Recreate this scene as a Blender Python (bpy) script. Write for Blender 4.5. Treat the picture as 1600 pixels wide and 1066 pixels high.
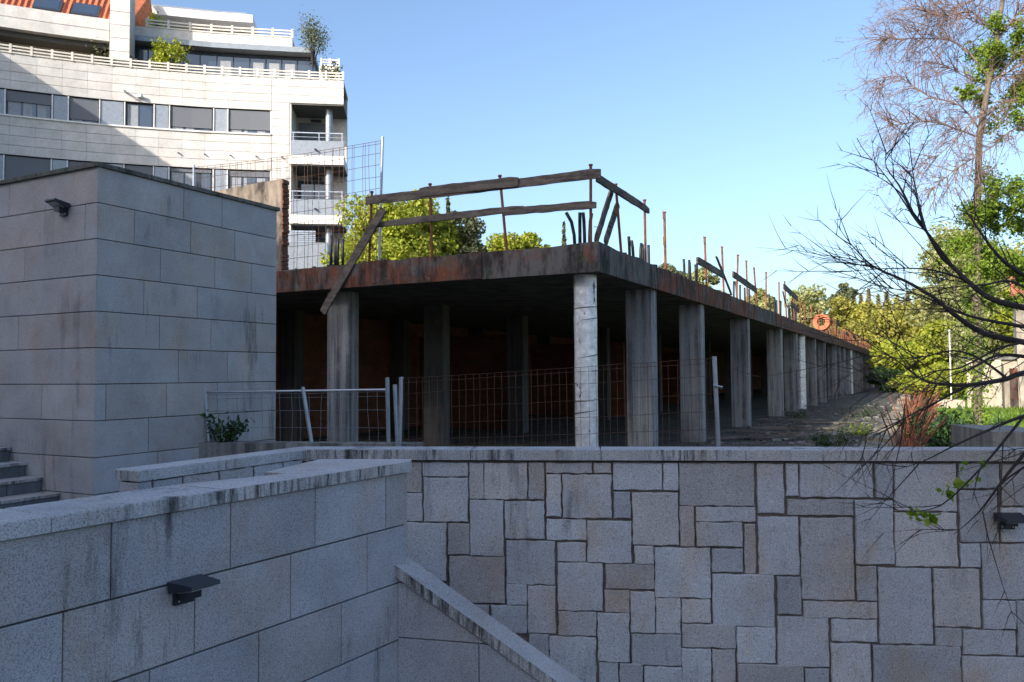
import bpy, math, random
import numpy as np
from mathutils import Vector, Matrix
for o in list(bpy.data.objects): bpy.data.objects.remove(o)
sc = bpy.context.scene
V = Vector
# ------------------------------------------------------------------ camera
FPX = 1250.0; CZ = 1.5
PITCH = math.atan((585-533)/FPX); ROLL = 0.007
_cp, _sp, _cr, _sr = math.cos(PITCH), math.sin(PITCH), math.cos(ROLL), math.sin(ROLL)
FW = V((0, _cp, _sp)); U0 = V((0, -_sp, _cp)); R0 = V((1, 0, 0))
RT = _cr*R0 - _sr*U0; UP = _sr*R0 + _cr*U0
cd = bpy.data.cameras.new("camera"); cam = bpy.data.objects.new("camera", cd)
sc.collection.objects.link(cam); sc.camera = cam
cd.sensor_width = 36; cd.lens = FPX/1600*36; cd.clip_end = 2000; cd.clip_start = 0.1
m = Matrix((RT, UP, -FW)).transposed().to_4x4(); m.translation = V((0, 0, CZ)); cam.matrix_world = m
sc.render.resolution_x = 1024; sc.render.resolution_y = 682
# ------------------------------------------------------------------ light
SUN_AZ = math.radians(221.5); SUN_EL = math.radians(25)      # azimuth clockwise from +Y
w = bpy.data.worlds.new("World"); sc.world = w; w.use_nodes = True
nt = w.node_tree; nt.nodes.clear()
sky = nt.nodes.new("ShaderNodeTexSky"); sky.sky_type = 'NISHITA'; sky.sun_disc = False
sky.sun_elevation = SUN_EL; sky.sun_rotation = SUN_AZ
sky.air_density = 1.0; sky.dust_density = 3.0; sky.ozone_density = 3.0
bg = nt.nodes.new("ShaderNodeBackground"); bg.inputs[1].default_value = 0.15
wo = nt.nodes.new("ShaderNodeOutputWorld")
nt.links.new(sky.outputs[0], bg.inputs[0]); nt.links.new(bg.outputs[0], wo.inputs[0])
sd = bpy.data.lights.new("sun", 'SUN'); sd.energy = 3.5; sd.angle = math.radians(0.5); sd.color = (1, 0.93, 0.83)
so = bpy.data.objects.new("sun", sd); sc.collection.objects.link(so)
SDIR = V((math.sin(SUN_AZ)*math.cos(SUN_EL), math.cos(SUN_AZ)*math.cos(SUN_EL), math.sin(SUN_EL)))
so.rotation_euler = SDIR.to_track_quat('Z', 'Y').to_euler(); so.location = (0, 0, 60)
sc.view_settings.view_transform = 'Standard'; sc.view_settings.look = 'None'
sc.view_settings.gamma = 1; sc.view_settings.exposure = 1.0
# ------------------------------------------------------------------ pixel rays (photo is 1600x1066)
def ray(px, py): return FW + (px-800)/FPX*RT - (py-533)/FPX*UP
def at_z(px, py, z):
    d = ray(px, py); t = (z-CZ)/d.z; return V((t*d.x, t*d.y, z))
def at_y(px, py, y):
    d = ray(px, py); t = y/d.y; return V((t*d.x, y, CZ+t*d.z))
def hit(a, b, px, py):
    """ray against the vertical plane over the plan line a-b"""
    d = ray(px, py); ex, ey = b[0]-a[0], b[1]-a[1]
    t = (a[0]*ey-a[1]*ex)/(d.x*ey-d.y*ex)
    return V((t*d.x, t*d.y, CZ+t*d.z))
# ------------------------------------------------------------------ object helpers
COL = sc.collection; WLOC = {}
def link(name, verts, faces, mat, parent=None, smooth=False, origin=None):
    me = bpy.data.meshes.new(name)
    vs = np.asarray([tuple(v) for v in verts], dtype=np.float64) if not isinstance(verts, np.ndarray) else verts
    c = vs.mean(axis=0) if origin is None else np.array(origin)
    me.from_pydata((vs-c).tolist(), [], faces if isinstance(faces, list) else faces.tolist())
    me.validate(); me.update()
    if smooth: me.polygons.foreach_set('use_smooth', [True]*len(me.polygons))
    if mat: me.materials.append(mat)
    o = bpy.data.objects.new(name, me); COL.objects.link(o)
    pl = WLOC[parent] if parent else np.zeros(3)
    o.parent = parent; o.location = c-pl; WLOC[o] = c
    return o
def thing(name, loc, label, cat, group=None):
    o = bpy.data.objects.new(name, None); COL.objects.link(o)
    o.empty_display_size = .2; o.location = loc; WLOC[o] = np.array(tuple(loc)); tag(o, label, cat, group); return o
def tag(o, label=None, cat=None, group=None, kind=None):
    if label: o["label"] = label
    if cat: o["category"] = cat
    if group: o["group"] = group
    if kind: o["kind"] = kind
    return o
class MB:
    def __init__(s): s.v = []; s.f = []
    def add(s, vs, fs):
        n = len(s.v); s.v += [V(x) for x in vs]; s.f += [tuple(i+n for i in q) for q in fs]; return s
    def hexa(s, p):      # 8 corners: bottom 0-3, top 4-7
        return s.add(p, [(3,2,1,0),(4,5,6,7),(0,1,5,4),(1,2,6,5),(2,3,7,6),(3,0,4,7)])
    def box(s, x0, x1, y0, y1, z0, z1):
        return s.hexa([(x0,y0,z0),(x1,y0,z0),(x1,y1,z0),(x0,y1,z0),(x0,y0,z1),(x1,y0,z1),(x1,y1,z1),(x0,y1,z1)])
    def obox(s, o, a, b, c):   # origin and three edge vectors
        o, a, b, c = V(o), V(a), V(b), V(c)
        return s.hexa([o, o+a, o+a+b, o+b, o+c, o+a+c, o+a+b+c, o+b+c])
    def prism(s, poly, ext):
        n = len(poly); e = V(ext); p = [V(q) for q in poly]
        return s.add(p+[q+e for q in p], [tuple(range(n-1,-1,-1)), tuple(range(n,2*n))]+[(i,(i+1)%n,n+(i+1)%n,n+i) for i in range(n)])
    def tube(s, path, r, k=6, cap=True):
        path = [V(p) for p in path]; n = len(path); rs = r if isinstance(r, (list, tuple)) else [r]*n
        base = len(s.v); prev = None
        for i, p in enumerate(path):
            t = (path[min(i+1,n-1)]-path[max(i-1,0)])
            if t.length < 1e-9: t = V((0,0,1))
            t.normalize()
            if prev is None:
                a = t.orthogonal().normalized()
            else:
                a = prev - t*prev.dot(t); a = a.normalized() if a.length > 1e-6 else t.orthogonal().normalized()
            prev = a; b = t.cross(a)
            for j in range(k):
                th = 2*math.pi*j/k; s.v.append(p+(a*math.cos(th)+b*math.sin(th))*rs[i])
        for i in range(n-1):
            for j in range(k):
                s.f.append((base+i*k+j, base+i*k+(j+1)%k, base+(i+1)*k+(j+1)%k, base+(i+1)*k+j))
        if cap:
            s.f.append(tuple(base+j for j in range(k-1,-1,-1))); s.f.append(tuple(base+(n-1)*k+j for j in range(k)))
        return s
    def build(s, name, mat, parent=None, smooth=False): return link(name, s.v, s.f, mat, parent, smooth)
def slab(pts, nrm, depth, ch=0.006):
    """block whose chamfered front face is the polygon pts, going depth back along -nrm"""
    n = len(pts); p = [V(q) for q in pts]; c = sum(p, V())/n; N = V(nrm)
    ins = []
    for i in range(n):
        a = (p[i-1]-p[i]).normalized(); b = (p[(i+1)%n]-p[i]).normalized(); d = a+b
        ins.append(p[i]+(d*ch if d.length > .3 else (c-p[i]).normalized()*ch))
    vs = ins+[q-N*ch for q in p]+[q-N*depth for q in p]; m = MB()
    fs = [tuple(range(n))]
    for k in (0, n): fs += [(k+i, k+n+i, k+n+(i+1)%n, k+(i+1)%n) for i in range(n)]
    return m.add(vs, fs)
def rot_faces_fix(o): pass
ORD = ['first','second','third','fourth','fifth','sixth','seventh','eighth','ninth','tenth','eleventh','twelfth','thirteenth','fourteenth','fifteenth','sixteenth','seventeenth','eighteenth','nineteenth','twentieth','twenty-first','twenty-second','twenty-third','twenty-fourth','twenty-fifth','twenty-sixth','twenty-seventh','twenty-eighth','twenty-ninth','thirtieth','thirty-first','thirty-second','thirty-third','thirty-fourth','thirty-fifth','thirty-sixth']
# ------------------------------------------------------------------ materials
class NT:
    def __init__(s, name):
        s.m = bpy.data.materials.new(name); s.m.use_nodes = True; s.t = s.m.node_tree; s.t.nodes.clear()
        s.out = s.n('OutputMaterial'); s.b = s.n('BsdfPrincipled'); s.l(s.b.outputs[0], s.out.inputs[0])
        s.pos = s.n('NewGeometry').outputs['Position']
    def n(s, k): return s.t.nodes.new('ShaderNode'+k)
    def l(s, a, b): s.t.links.new(a, b)
    def mapped(s, sc_, rot=(0,0,0)):
        mp = s.n('Mapping'); mp.inputs['Scale'].default_value = sc_; mp.inputs['Rotation'].default_value = rot
        s.l(s.pos, mp.inputs[0]); return mp.outputs[0]
    def noise(s, scale, detail=4, rough=.6, vec=None):
        q = s.n('TexNoise'); q.inputs['Scale'].default_value = scale; q.inputs['Detail'].default_value = detail
        q.inputs['Roughness'].default_value = rough; s.l(vec or s.pos, q.inputs['Vector']); return q.outputs[0]
    def ramp(s, fac, stops):
        r = s.n('ValToRGB'); e = r.color_ramp.elements
        while len(e) < len(stops): e.new(.5)
        for i, (p, c) in enumerate(stops):
            e[i].position = p; e[i].color = (c, c, c, 1) if not isinstance(c, tuple) else (*c, 1)
        s.l(fac, r.inputs[0]); return r.outputs[0]
    def mix(s, a, b, fac, mode='MIX'):
        q = s.n('Mix'); q.data_type = 'RGBA'; q.blend_type = mode
        for val, i in ((fac, 0), (a, 6), (b, 7)):
            if isinstance(val, (int, float)): q.inputs[i].default_value = val if i == 0 else (val,)*3+(1,)
            elif isinstance(val, tuple): q.inputs[i].default_value = (*val, 1)
            else: s.l(val, q.inputs[i])
        return q.outputs[2]
    def done(s, col, rough=.8, bump=None, dist=.004, strength=.5, metal=0, spec=.3):
        if isinstance(col, tuple): s.b.inputs['Base Color'].default_value = (*col, 1)
        else: s.l(col, s.b.inputs['Base Color'])
        if isinstance(rough, (int, float)): s.b.inputs['Roughness'].default_value = rough
        else: s.l(rough, s.b.inputs['Roughness'])
        s.b.inputs['Metallic'].default_value = metal; s.b.inputs['Specular IOR Level'].default_value = spec
        if bump is not None:
            q = s.n('Bump'); q.inputs['Distance'].default_value = dist; q.inputs['Strength'].default_value = strength
            s.l(bump, q.inputs['Height']); s.l(q.outputs[0], s.b.inputs['Normal'])
        return s.m
def objrand(t): return t.n('ObjectInfo').outputs['Random']
def granite(name, base, var=.12, grain=130, stain=.5, warm=.3, contrast=1.0, drip=False):
    t = NT(name); B = V(base)
    g1 = t.noise(grain, 3, .7); g2 = t.noise(grain*2.6, 2, .6)
    sp = t.ramp(g1, [(.36, .42), (.47, .92), (.6, 1.18)]); sp2 = t.ramp(g2, [(.38, .62), (.55, 1.06)])
    col = t.mix(tuple(B), sp, contrast, 'MULTIPLY'); col = t.mix(col, sp2, .7*contrast, 'MULTIPLY')
    r = objrand(t)
    col = t.mix(col, t.ramp(r, [(0, 1-var), (1, 1+var)]), 1, 'MULTIPLY')
    r2 = t.n('Math'); r2.operation = 'FRACT'; mm = t.n('Math'); mm.operation = 'MULTIPLY'; mm.inputs[1].default_value = 7.31
    t.l(r, mm.inputs[0]); t.l(mm.outputs[0], r2.inputs[0])
    col = t.mix(col, t.mix(col, (1.0, .80, .62), 1, 'MULTIPLY'), t.ramp(r2.outputs[0], [(.45, 0.0), (1, warm)]))
    big = t.noise(1.7, 5, .65)                                   # large weather tone
    col = t.mix(col, t.ramp(big, [(.3, .78), (.65, 1.1)]), .8, 'MULTIPLY')
    st = t.noise(1.0, 6, .7, t.mapped((5.5, 5.5, .7))); st2 = t.noise(.9, 3, .5)    # run-off streaks, lichen
    mk = t.mix(t.ramp(st, [(.53, 0.0), (.66, 1.0)]), t.ramp(st2, [(.5, 0.0), (.6, 1.0)]), 1, 'MULTIPLY')
    wm = t.noise(2.3, 5, .7, t.mapped((1, 1, .6), (.4, 0, 1.0)))
    col = t.mix(col, t.mix(col, (1.0, .83, .66), 1, 'MULTIPLY'), t.ramp(wm, [(.5, 0.0), (.66, warm*1.6)]))
    col = t.mix(col, t.mix(col, (.16, .16, .17), 1, 'MULTIPLY'), t.mix(mk, stain, 1, 'MULTIPLY'))
    if drip:      # black lichen runs on the upright faces
        sx_ = t.n('SeparateXYZ'); t.l(t.n('NewGeometry').outputs['Normal'], sx_.inputs[0]); ab = t.n('Math'); ab.operation = 'ABSOLUTE'; t.l(sx_.outputs[2], ab.inputs[0])
        up_ = t.ramp(ab.outputs[0], [(.3, 1.0), (.6, 0.0)]); sk = t.ramp(t.noise(1.0, 5, .7, t.mapped((26, 26, 2.5))), [(.44, 0.0), (.6, 1.0)])
        pt = t.ramp(t.noise(1.15, 3, .5), [(.47, 0.0), (.58, 1.0)])
        col = t.mix(col, (.035, .036, .038), t.mix(t.mix(up_, sk, 1, 'MULTIPLY'), t.mix(pt, .9, 1, 'MULTIPLY'), 1, 'MULTIPLY'))
    return t.done(col, .85, t.mix(g1, t.noise(9, 4, .6), .5), .008, .5)
def streaky(name, base, dark, amt=.6, rough=.85, hs=6, vs=.5, seed=0, bumps=30):
    t = NT(name)
    big = t.noise(1.3, 6, .7); st = t.noise(1.0, 6, .7, t.mapped((hs, hs, vs), (0, 0, seed)))
    fine = t.noise(bumps, 5, .7)
    col = t.mix(base, dark, t.mix(t.ramp(st, [(.40, 0.0), (.60, amt)]), t.ramp(big, [(.34, .3), (.56, 1.0)]), 1, 'MULTIPLY'))
    col = t.mix(col, t.ramp(fine, [(.25, .72), (.7, 1.15)]), .8, 'MULTIPLY')
    col = t.mix(col, t.ramp(objrand(t), [(0, .85), (1, 1.12)]), 1, 'MULTIPLY')
    return t.done(col, rough, fine, .006, .5)
def plain(name, base, rough=.6, metal=0, var=.1, nscale=8, spec=.4):
    t = NT(name); nz = t.noise(nscale, 5, .65)
    col = t.mix(base, t.ramp(nz, [(.3, 1-var*2), (.7, 1+var)]), 1, 'MULTIPLY')
    return t.done(col, rough, nz, .002, .2, metal, spec)
def leafm(name, cols, trans=.35):
    t = NT(name); g = t.n('NewGeometry')
    col = t.ramp(g.outputs['Random Per Island'], [(i/(len(cols)-1), c) for i, c in enumerate(cols)])
    col = t.mix(col, t.ramp(t.noise(.5, 3, .6), [(.35, .72), (.65, 1.2)]), 1, 'MULTIPLY')
    t.done(col, .6, spec=.25)
    tr = t.n('BsdfTranslucent'); t.l(t.mix(col, (1.15, 1.2, .6), 1, 'MULTIPLY'), tr.inputs[0])
    mx = t.n('MixShader'); mx.inputs[0].default_value = trans
    t.l(t.b.outputs[0], mx.inputs[1]); t.l(tr.outputs[0], mx.inputs[2]); t.l(mx.outputs[0], t.out.inputs[0]); return t.m
def glassm(name, tint, rough=.05):
    t = NT(name); t.b.inputs['IOR'].default_value = 2.0; return t.done(tint, rough, spec=.5)
M = {}
M['gran_fg'] = granite('granite_panel', (.425, .425, .455), .07, 125, .95, .3, .85)
M['gran_box'] = granite('granite_cladding', (.45, .44, .455), .08, 150, .55, .35, .7)
M['gran_cope'] = granite('granite_coping', (.485, .485, .505), .06, 110, .95, .3, .9, True)
M['stone'] = granite('granite_block', (.49, .495, .53), .2, 105, .55, .45, .85)
M['mortar'] = streaky('mortar', (.20, .165, .14), (.06, .05, .045), .75, .95, 3, 2)
M['joint'] = plain('dark_joint', (.05, .045, .045), .95)
M['conc'] = streaky('raw_concrete', (.27, .265, .255), (.05, .05, .05), .8, .9, 7, .35)
M['conc_kerb'] = streaky('kerb_concrete', (.30, .26, .20), (.08, .075, .05), .8, .95, 3, 3)
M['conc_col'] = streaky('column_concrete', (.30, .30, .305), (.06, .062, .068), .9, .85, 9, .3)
M['conc_in'] = streaky('shaded_concrete', (.12, .115, .11), (.04, .04, .04), .8, .9, 9, .4)  # inner column concrete, interior shade put into its darker colour
M['conc_moss'] = streaky('mossy_coping', (.16, .155, .14), (.035, .038, .03), .95, .95, 9, 3)
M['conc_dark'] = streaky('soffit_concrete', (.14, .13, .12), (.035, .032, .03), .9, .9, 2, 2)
M['conc_edge'] = streaky('mossy_slab_edge', (.17, .15, .135), (.025, .027, .025), .98, .95, 4, 2.0)
M['rust_edge'] = streaky('rusty_slab_edge', (.17, .085, .055), (.03, .024, .022), .95, .9, 5, .9)
M['rust_board'] = streaky('red_formwork_board', (.14, .052, .038), (.028, .022, .02), .98, .85, 3, 2.5)
def edgem(name, bias):
    t = NT(name); a = t.noise(2.2, 6, .7); b = t.noise(1.0, 6, .7, t.mapped((5, 5, 1.4))); c = t.noise(7, 5, .7)
    col = t.mix((.13, .12, .115), (.17, .06, .035), t.ramp(a, [(bias-.08, 1.0), (bias+.08, 0.0)]))
    col = t.mix(col, (.022, .02, .02), t.ramp(b, [(.44, 0.0), (.60, .92)]))
    col = t.mix(col, (.21, .19, .17), t.ramp(c, [(.60, 0.0), (.70, .6)]))
    col = t.mix(col, (.07, .09, .03), t.ramp(t.noise(3.1, 4, .6), [(.60, 0.0), (.70, .5)]))
    return t.done(col, .92, c, .012, .6)
M['conc_edge'] = edgem('weathered_slab_edge', .40); M['rust_edge'] = edgem('rusty_slab_edge', .55); M['rust_board'] = edgem('rust_stained_board', .53)
M['rust'] = streaky('rusty_steel', (.24, .085, .04), (.09, .03, .02), .8, .75, 30, 8)
M['wood'] = streaky('weathered_plank', (.16, .13, .11), (.035, .03, .03), .9, .9, 3, 14, .4, 60)
M['sleeve'] = plain('black_sleeve', (.018, .019, .022), .55)
M['galv'] = plain('galvanised_steel', (.36, .40, .46), .45, .6)
M['wire'] = plain('grey_wire', (.30, .32, .35), .5, .5)
M['rwire'] = plain('rusty_wire', (.13, .06, .04), .8)
M['lamp'] = plain('dark_blue_lamp_paint', (.022, .028, .042), .35)
M['lampglass'] = plain('lamp_glass', (.35, .36, .34), .2)
M['plaster'] = streaky('stained_plaster', (.29, .235, .185), (.04, .035, .033), .98, .95, 3, 1.0)
M['tilegrey'] = streaky('slate_tile', (.16, .17, .19), (.08, .08, .09), .4, .7)
M['foil'] = None
M['render_w'] = streaky('pale_render', (.50, .43, .34), (.25, .21, .17), .4, .9, 3, .6)
M['clad'] = granite('pale_facade_stone', (.59, .57, .545), .04, 20, .08, .12, .2)
M['white'] = plain('white_paint', (.72, .70, .66), .6)
M['cream'] = plain('cream_slat', (.64, .60, .53), .6)
M['greypanel'] = plain('grey_facade_panel', (.27, .30, .34), .4, .3)
M['shutter'] = None
M['glass'] = glassm('window_glass', (.03, .045, .07))
M['curtain'] = plain('curtain', (.30, .32, .35), .9)
M['frame'] = plain('dark_frame', (.035, .045, .065), .4)
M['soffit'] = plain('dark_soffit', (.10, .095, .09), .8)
M['asphalt'] = streaky('paving', (.20, .195, .19), (.1, .1, .1), .5, .9)
M['orange'] = plain('orange_plastic', (.50, .13, .05), .6)
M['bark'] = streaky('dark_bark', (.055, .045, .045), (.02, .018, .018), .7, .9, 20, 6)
M['bark_l'] = streaky('pale_bark', (.20, .155, .12), (.07, .055, .045), .7, .9, 14, 4)  # lighter brown bark of the background trees
M['twig'] = plain('brown_twig', (.20, .13, .105), .8)
M['hose'] = plain('white_foam', (.6, .6, .6), .7)
def shutter():
    t = NT('roller_shutter'); wv = t.n('TexWave'); wv.bands_direction = 'Z'; wv.inputs['Scale'].default_value = 7
    t.l(t.pos, wv.inputs[0])
    return t.done(t.mix((.10, .11, .13), (.16, .17, .19), wv.outputs[1]), .5)
M['shutter'] = shutter()
def foil():      # silver paper formwork tube, torn, with dark tears
    t = NT('silver_paper_tube'); n1 = t.noise(3.0, 5, .6, t.mapped((2.5, 2.5, 1.2)))
    col = t.mix((.80, .81, .84), (.12, .12, .13), t.ramp(n1, [(.63, 0.0), (.66, 1.0)]))
    col = t.mix(col, t.ramp(t.noise(12, 4, .6), [(.3, .7), (.7, 1.1)]), 1, 'MULTIPLY')
    return t.done(col, .38, t.noise(9, 4, .6), .02, .6, .35)
M['foil'] = foil()
def brickm():
    t = NT('hollow_brick'); b = t.n('TexBrick'); mp = t.n('Mapping'); tc = t.n('TexCoord')
    t.l(tc.outputs['Object'], mp.inputs[0]); mp.inputs['Rotation'].default_value = (math.radians(90), 0, 0)
    t.l(mp.outputs[0], b.inputs['Vector']); b.inputs['Scale'].default_value = 1
    b.inputs['Brick Width'].default_value = .33; b.inputs['Row Height'].default_value = .12; b.inputs['Mortar Size'].default_value = .012
    b.inputs['Color1'].default_value = (.26, .09, .045, 1); b.inputs['Color2'].default_value = (.19, .066, .034, 1); b.inputs['Mortar'].default_value = (.13, .09, .07, 1)
    col = t.mix(b.outputs[0], t.ramp(t.noise(2, 5, .7), [(.3, .6), (.7, 1.1)]), 1, 'MULTIPLY')
    return t.done(col, .9)
M['brick'] = brickm()
def grassm(name, a, b):
    t = NT(name); return t.done(t.mix(a, b, t.ramp(t.noise(1.5, 6, .7), [(.35, 0.0), (.65, 1.0)])), .9, t.noise(40, 4), .03, .8)
M['lawn'] = grassm('lawn', (.10, .20, .025), (.15, .25, .04))
M['earth'] = grassm('earth', (.10, .085, .06), (.06, .09, .03))
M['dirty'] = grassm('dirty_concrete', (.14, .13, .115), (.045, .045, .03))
M['litter'] = grassm('leaf_litter', (.10, .06, .035), (.05, .035, .025))
M['leaf_lime'] = leafm('lime_leaf', [(.16, .21, .02), (.30, .34, .035), (.42, .42, .07)])
M['leaf_yel'] = leafm('yellow_green_leaf', [(.15, .16, .03), (.28, .27, .05), (.39, .35, .08)])
M['leaf_green'] = leafm('green_leaf', [(.08, .14, .015), (.16, .25, .025), (.27, .33, .05)])
M['leaf_dark'] = leafm('dark_leaf', [(.015, .04, .012), (.03, .07, .02), (.06, .11, .03)], .2)
M['leaf_olive'] = leafm('olive_leaf', [(.07, .085, .045), (.13, .15, .08), (.2, .21, .13)], .25)
M['leaf_pine'] = leafm('pine_leaf', [(.06, .085, .04), (.11, .13, .065), (.18, .17, .09)], .15)
M['leaf_pale'] = leafm('pale_leaf', [(.20, .23, .08), (.31, .33, .14), (.42, .41, .22)], .4)
M['leaf_con'] = leafm('brown_green_needle', [(.12, .115, .05), (.19, .17, .08), (.27, .23, .12)], .15)
M['roof'] = plain('terracotta', (.52, .17, .08), .8, 0, .2, 6)
# ================================================================== SETTING
ru = math.radians(27.1); UX = V((math.sin(ru), math.cos(ru), 0)); VX = V((-math.cos(ru), math.sin(ru), 0))  # along the ruin / to its left
C0 = V((1.27, 11.63, 0))
def R(u, v, z=0): return C0+UX*u+VX*v+V((0, 0, z))
def u_at(px, v=.07, py=583):           # where a picture column meets the plan line v=const
    a = R(0, v); b = R(1, v); p = hit(a, b, px, py); return (p-C0).dot(UX)
W0 = V((-1.81, 7.12, 0)); W1 = V((4.18, 6.61, 0)); WD = (W1-W0).normalized(); WN = V((WD.y, -WD.x, 0))   # rubble wall, faces camera
RE = at_z(217, 735.5, .85); RE.z = 0; RD = (W0-RE).normalized(); RN = V((RD.y, -RD.x, 0))
FA = at_z(0, 818.7, .85); FB = at_z(642, 721, .85); FA.z = FB.z = 0; FD = (FB-FA).normalized(); FN = V((FD.y, -FD.x, 0))
FS = FA-FD*5.5
def sheet(name, pts, mat, kind='structure'):
    return tag(link(name, [V(p) for p in pts], [tuple(range(len(pts)))], mat), kind=kind)
far = 700
upper = [(far, 6.0, -.06), tuple(W1+WD*14-WN*.12+V((0,0,-.06))), tuple(W0-WN*.12+V((0,0,-.06))), tuple(RE-RN*.1+V((0,0,-.06))), tuple(FB-FD*.9-FN*.3+V((0,0,-.06))), tuple(FS-FN*.2+V((0,0,-.06))), (-40, -25, -.06), (-far, -25, -.06), (-far, far, -.06), (far, far, -.06)]
sheet('ground', upper[::-1], M['earth'])
sheet('lower_plaza', [(-60, -90, -2.0), (80, -90, -2.0), (80, 7.3, -2.0), (-60, 7.3, -2.0)], M['asphalt'])
sheet('terrace_paving', [tuple(p) for p in [RE-RN*.12+V((0,0,.06)), FB-FD*.9-FN*.3+V((0,0,.06)), FS-FN*.2+V((0,0,.06)), V((-14, 1, .06)), V((-14, 14, .06)), V((-3.6, 9.8, .06)), V((-2.0, 9.3, .06)), W0-WN*.1+V((0,0,.06))]][::-1], M['asphalt'])
sheet('lawn', [tuple(R(2, -4.6, .01)), tuple(R(2, -40, .01)), tuple(R(60, -40, .01)), tuple(R(60, -4.6, .01))][::-1], M['lawn'])
# far wooded rise
hv, hf = [], []; nx, ny = 40, 10
for j in range(ny+1):
    for i in range(nx+1):
        x = -220+i*14; y = 125+j*22; h = 9*math.sin(min(1, j/5)*math.pi/2)*(.45+.55*max(0, math.sin((i-14)/26*math.pi)))
        hv.append((x, y, -.1+h+1.2*math.sin(i*1.7+j)*(j > 0)))
for j in range(ny):
    for i in range(nx): a = j*(nx+1)+i; hf.append((a, a+1, a+nx+2, a+nx+1))
tag(link('hill', hv, hf, M['earth'], None, True), kind='structure')
# ------------------------------------------------------------------ rubble stone wall with its return
sw = thing('stone_wall', W0+WD*2.5, 'retaining wall of irregular granite blocks with dark joints and smooth coping', 'wall')
mb = MB(); mb.prism([W0-WN*.02+V((0,0,-2)), W1+WD*3-WN*.02+V((0,0,-2)), W1+WD*3-WN*.02+V((0,0,.745)), W0-WN*.02+V((0,0,.745))], -WN*.3)
mb.build('mortar_core', M['mortar'], sw)
mb = MB(); mb.prism([RE+RD*.04-RN*.02+V((0,0,-.1)), W0-RN*.02+V((0,0,-.1)), W0-RN*.02+V((0,0,.745)), RE+RD*.04-RN*.02+V((0,0,.745))], -RN*.2)
mb.build('mortar_core', M['mortar'], sw)
Z7 = [[20,160,152,285],[160,158,342,220],[165,228,343,405],[20,290,155,402],[352,160,408,312],[414,160,586,312],[596,162,655,315],[664,165,852,207],[862,165,930,207],[668,216,725,385],[735,216,932,390],[356,320,490,545],[498,325,657,475],[670,400,828,480],[836,405,1014,573],[943,165,1140,275],[1148,165,1204,278],[944,288,1010,392],[1022,290,1208,500],[1214,165,1518,340],[20,412,254,645],[264,417,350,540],[270,550,494,738],[505,487,700,662],[712,495,828,568],[716,577,896,770],[505,667,583,748],[592,672,704,862],[910,583,1107,680],[908,690,1006,778],[1030,508,1105,578],[1114,515,1338,716],[1216,346,1272,508],[1282,348,1523,404],[1284,412,1468,507],[1482,420,1525,618],[1347,520,1472,612],[1224,726,1338,820],[718,778,870,872],[880,783,1006,978],[1014,695,1110,860],[1118,720,1216,865],[1018,870,1220,994],[1226,828,1442,920],[682,880,870,1120],[596,870,674,1000],[440,752,584,860],[265,748,430,900],[884,986,962,1150],[970,990,1062,1150],[1070,1003,1222,1150],[1226,928,1341,1150]]
Z8 = [[92,932,182,1150],[275,172,380,372],[392,172,440,300],[447,170,744,304],[758,172,826,306],[396,318,664,378],[678,322,832,580],[280,388,443,622],[456,392,668,724],[838,170,1088,362],[840,372,1092,588],[1100,172,1262,268],[1106,280,1262,488],[1276,172,1480,342],[1276,352,1440,488],[1106,498,1184,592],[1198,500,1420,722],[682,592,760,728],[356,634,450,785],[462,735,762,798],[775,598,990,905],[1002,602,1186,836],[1200,732,1330,845],[1342,732,1480,956],[358,797,565,998],[578,808,762,895],[190,840,345,983],[1003,845,1108,915],[1118,852,1330,950],[580,908,738,1150],[752,914,1108,1150],[1118,962,1420,1150],[195,992,460,1150],[470,1012,566,1150],[92,625,340,832]]
rects = [(600+a/2.625, 660+b/2.625, 600+c/2.625, 660+d/2.625) for a, b, c, d in Z7]+[(1080+a/2.625, 660+b/2.625, 1080+c/2.625, 660+d/2.625) for a, b, c, d in Z8]
rnd = random.Random(4)
def blockface(p0, ex, ez, nrm, proud, jit=.0055):
    """p0 lower left, ex along, ez up: hand-cut block with slightly uneven arrises"""
    pts = []
    for (o, d) in ((p0, ex), (p0+ex, ez), (p0+ex+ez, -ex), (p0+ez, -ez)):
        n = max(2, int(d.length/.045))
        for k in range(n):
            q = o+d*(k/n); j = jit*(.4 if k == 0 else 1)
            pts.append(q+ex.normalized()*rnd.uniform(-j, j)+V((0, 0, rnd.uniform(-j, j)))+nrm*proud)
    return slab(pts, nrm, proud+.06, .007)
for (a, b, c, d) in rects:
    a -= .7; b -= .7; c += .7; d += .7
    p = hit(W0, W1, a, d); q = hit(W0, W1, c, d); t = hit(W0, W1, a, b)
    if t.z > .735: t.z = .735
    ex = WD*(q-p).dot(WD); ez = V((0, 0, t.z-p.z))
    blockface(p, ex, ez, WN, rnd.uniform(.003, .014)).build('stone', M['stone'], sw)
# rows below and to the right of the picture, same bond
z0 = hit(W0, W1, 1100, 1092).z
def fill(x, x1, zt, zb):
    z = zt
    while z > zb+.1:
        h = min(rnd.uniform(.28, .5), z-zb); xx = x
        while xx < x1-.05:
            wd = min(rnd.uniform(.25, .65), x1-xx)
            blockface(W0+WD*xx+V((0,0,z-h+.02)), WD*(wd-.02), V((0,0,h-.02)), WN, rnd.uniform(.004, .022)).build('stone', M['stone'], sw); xx += wd
        z -= h
LW = (W1-W0).length
fill(0.6, LW+.1, z0-.03, -2.0); fill(LW+.12, LW+2.9, .72, -2.0)
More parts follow.
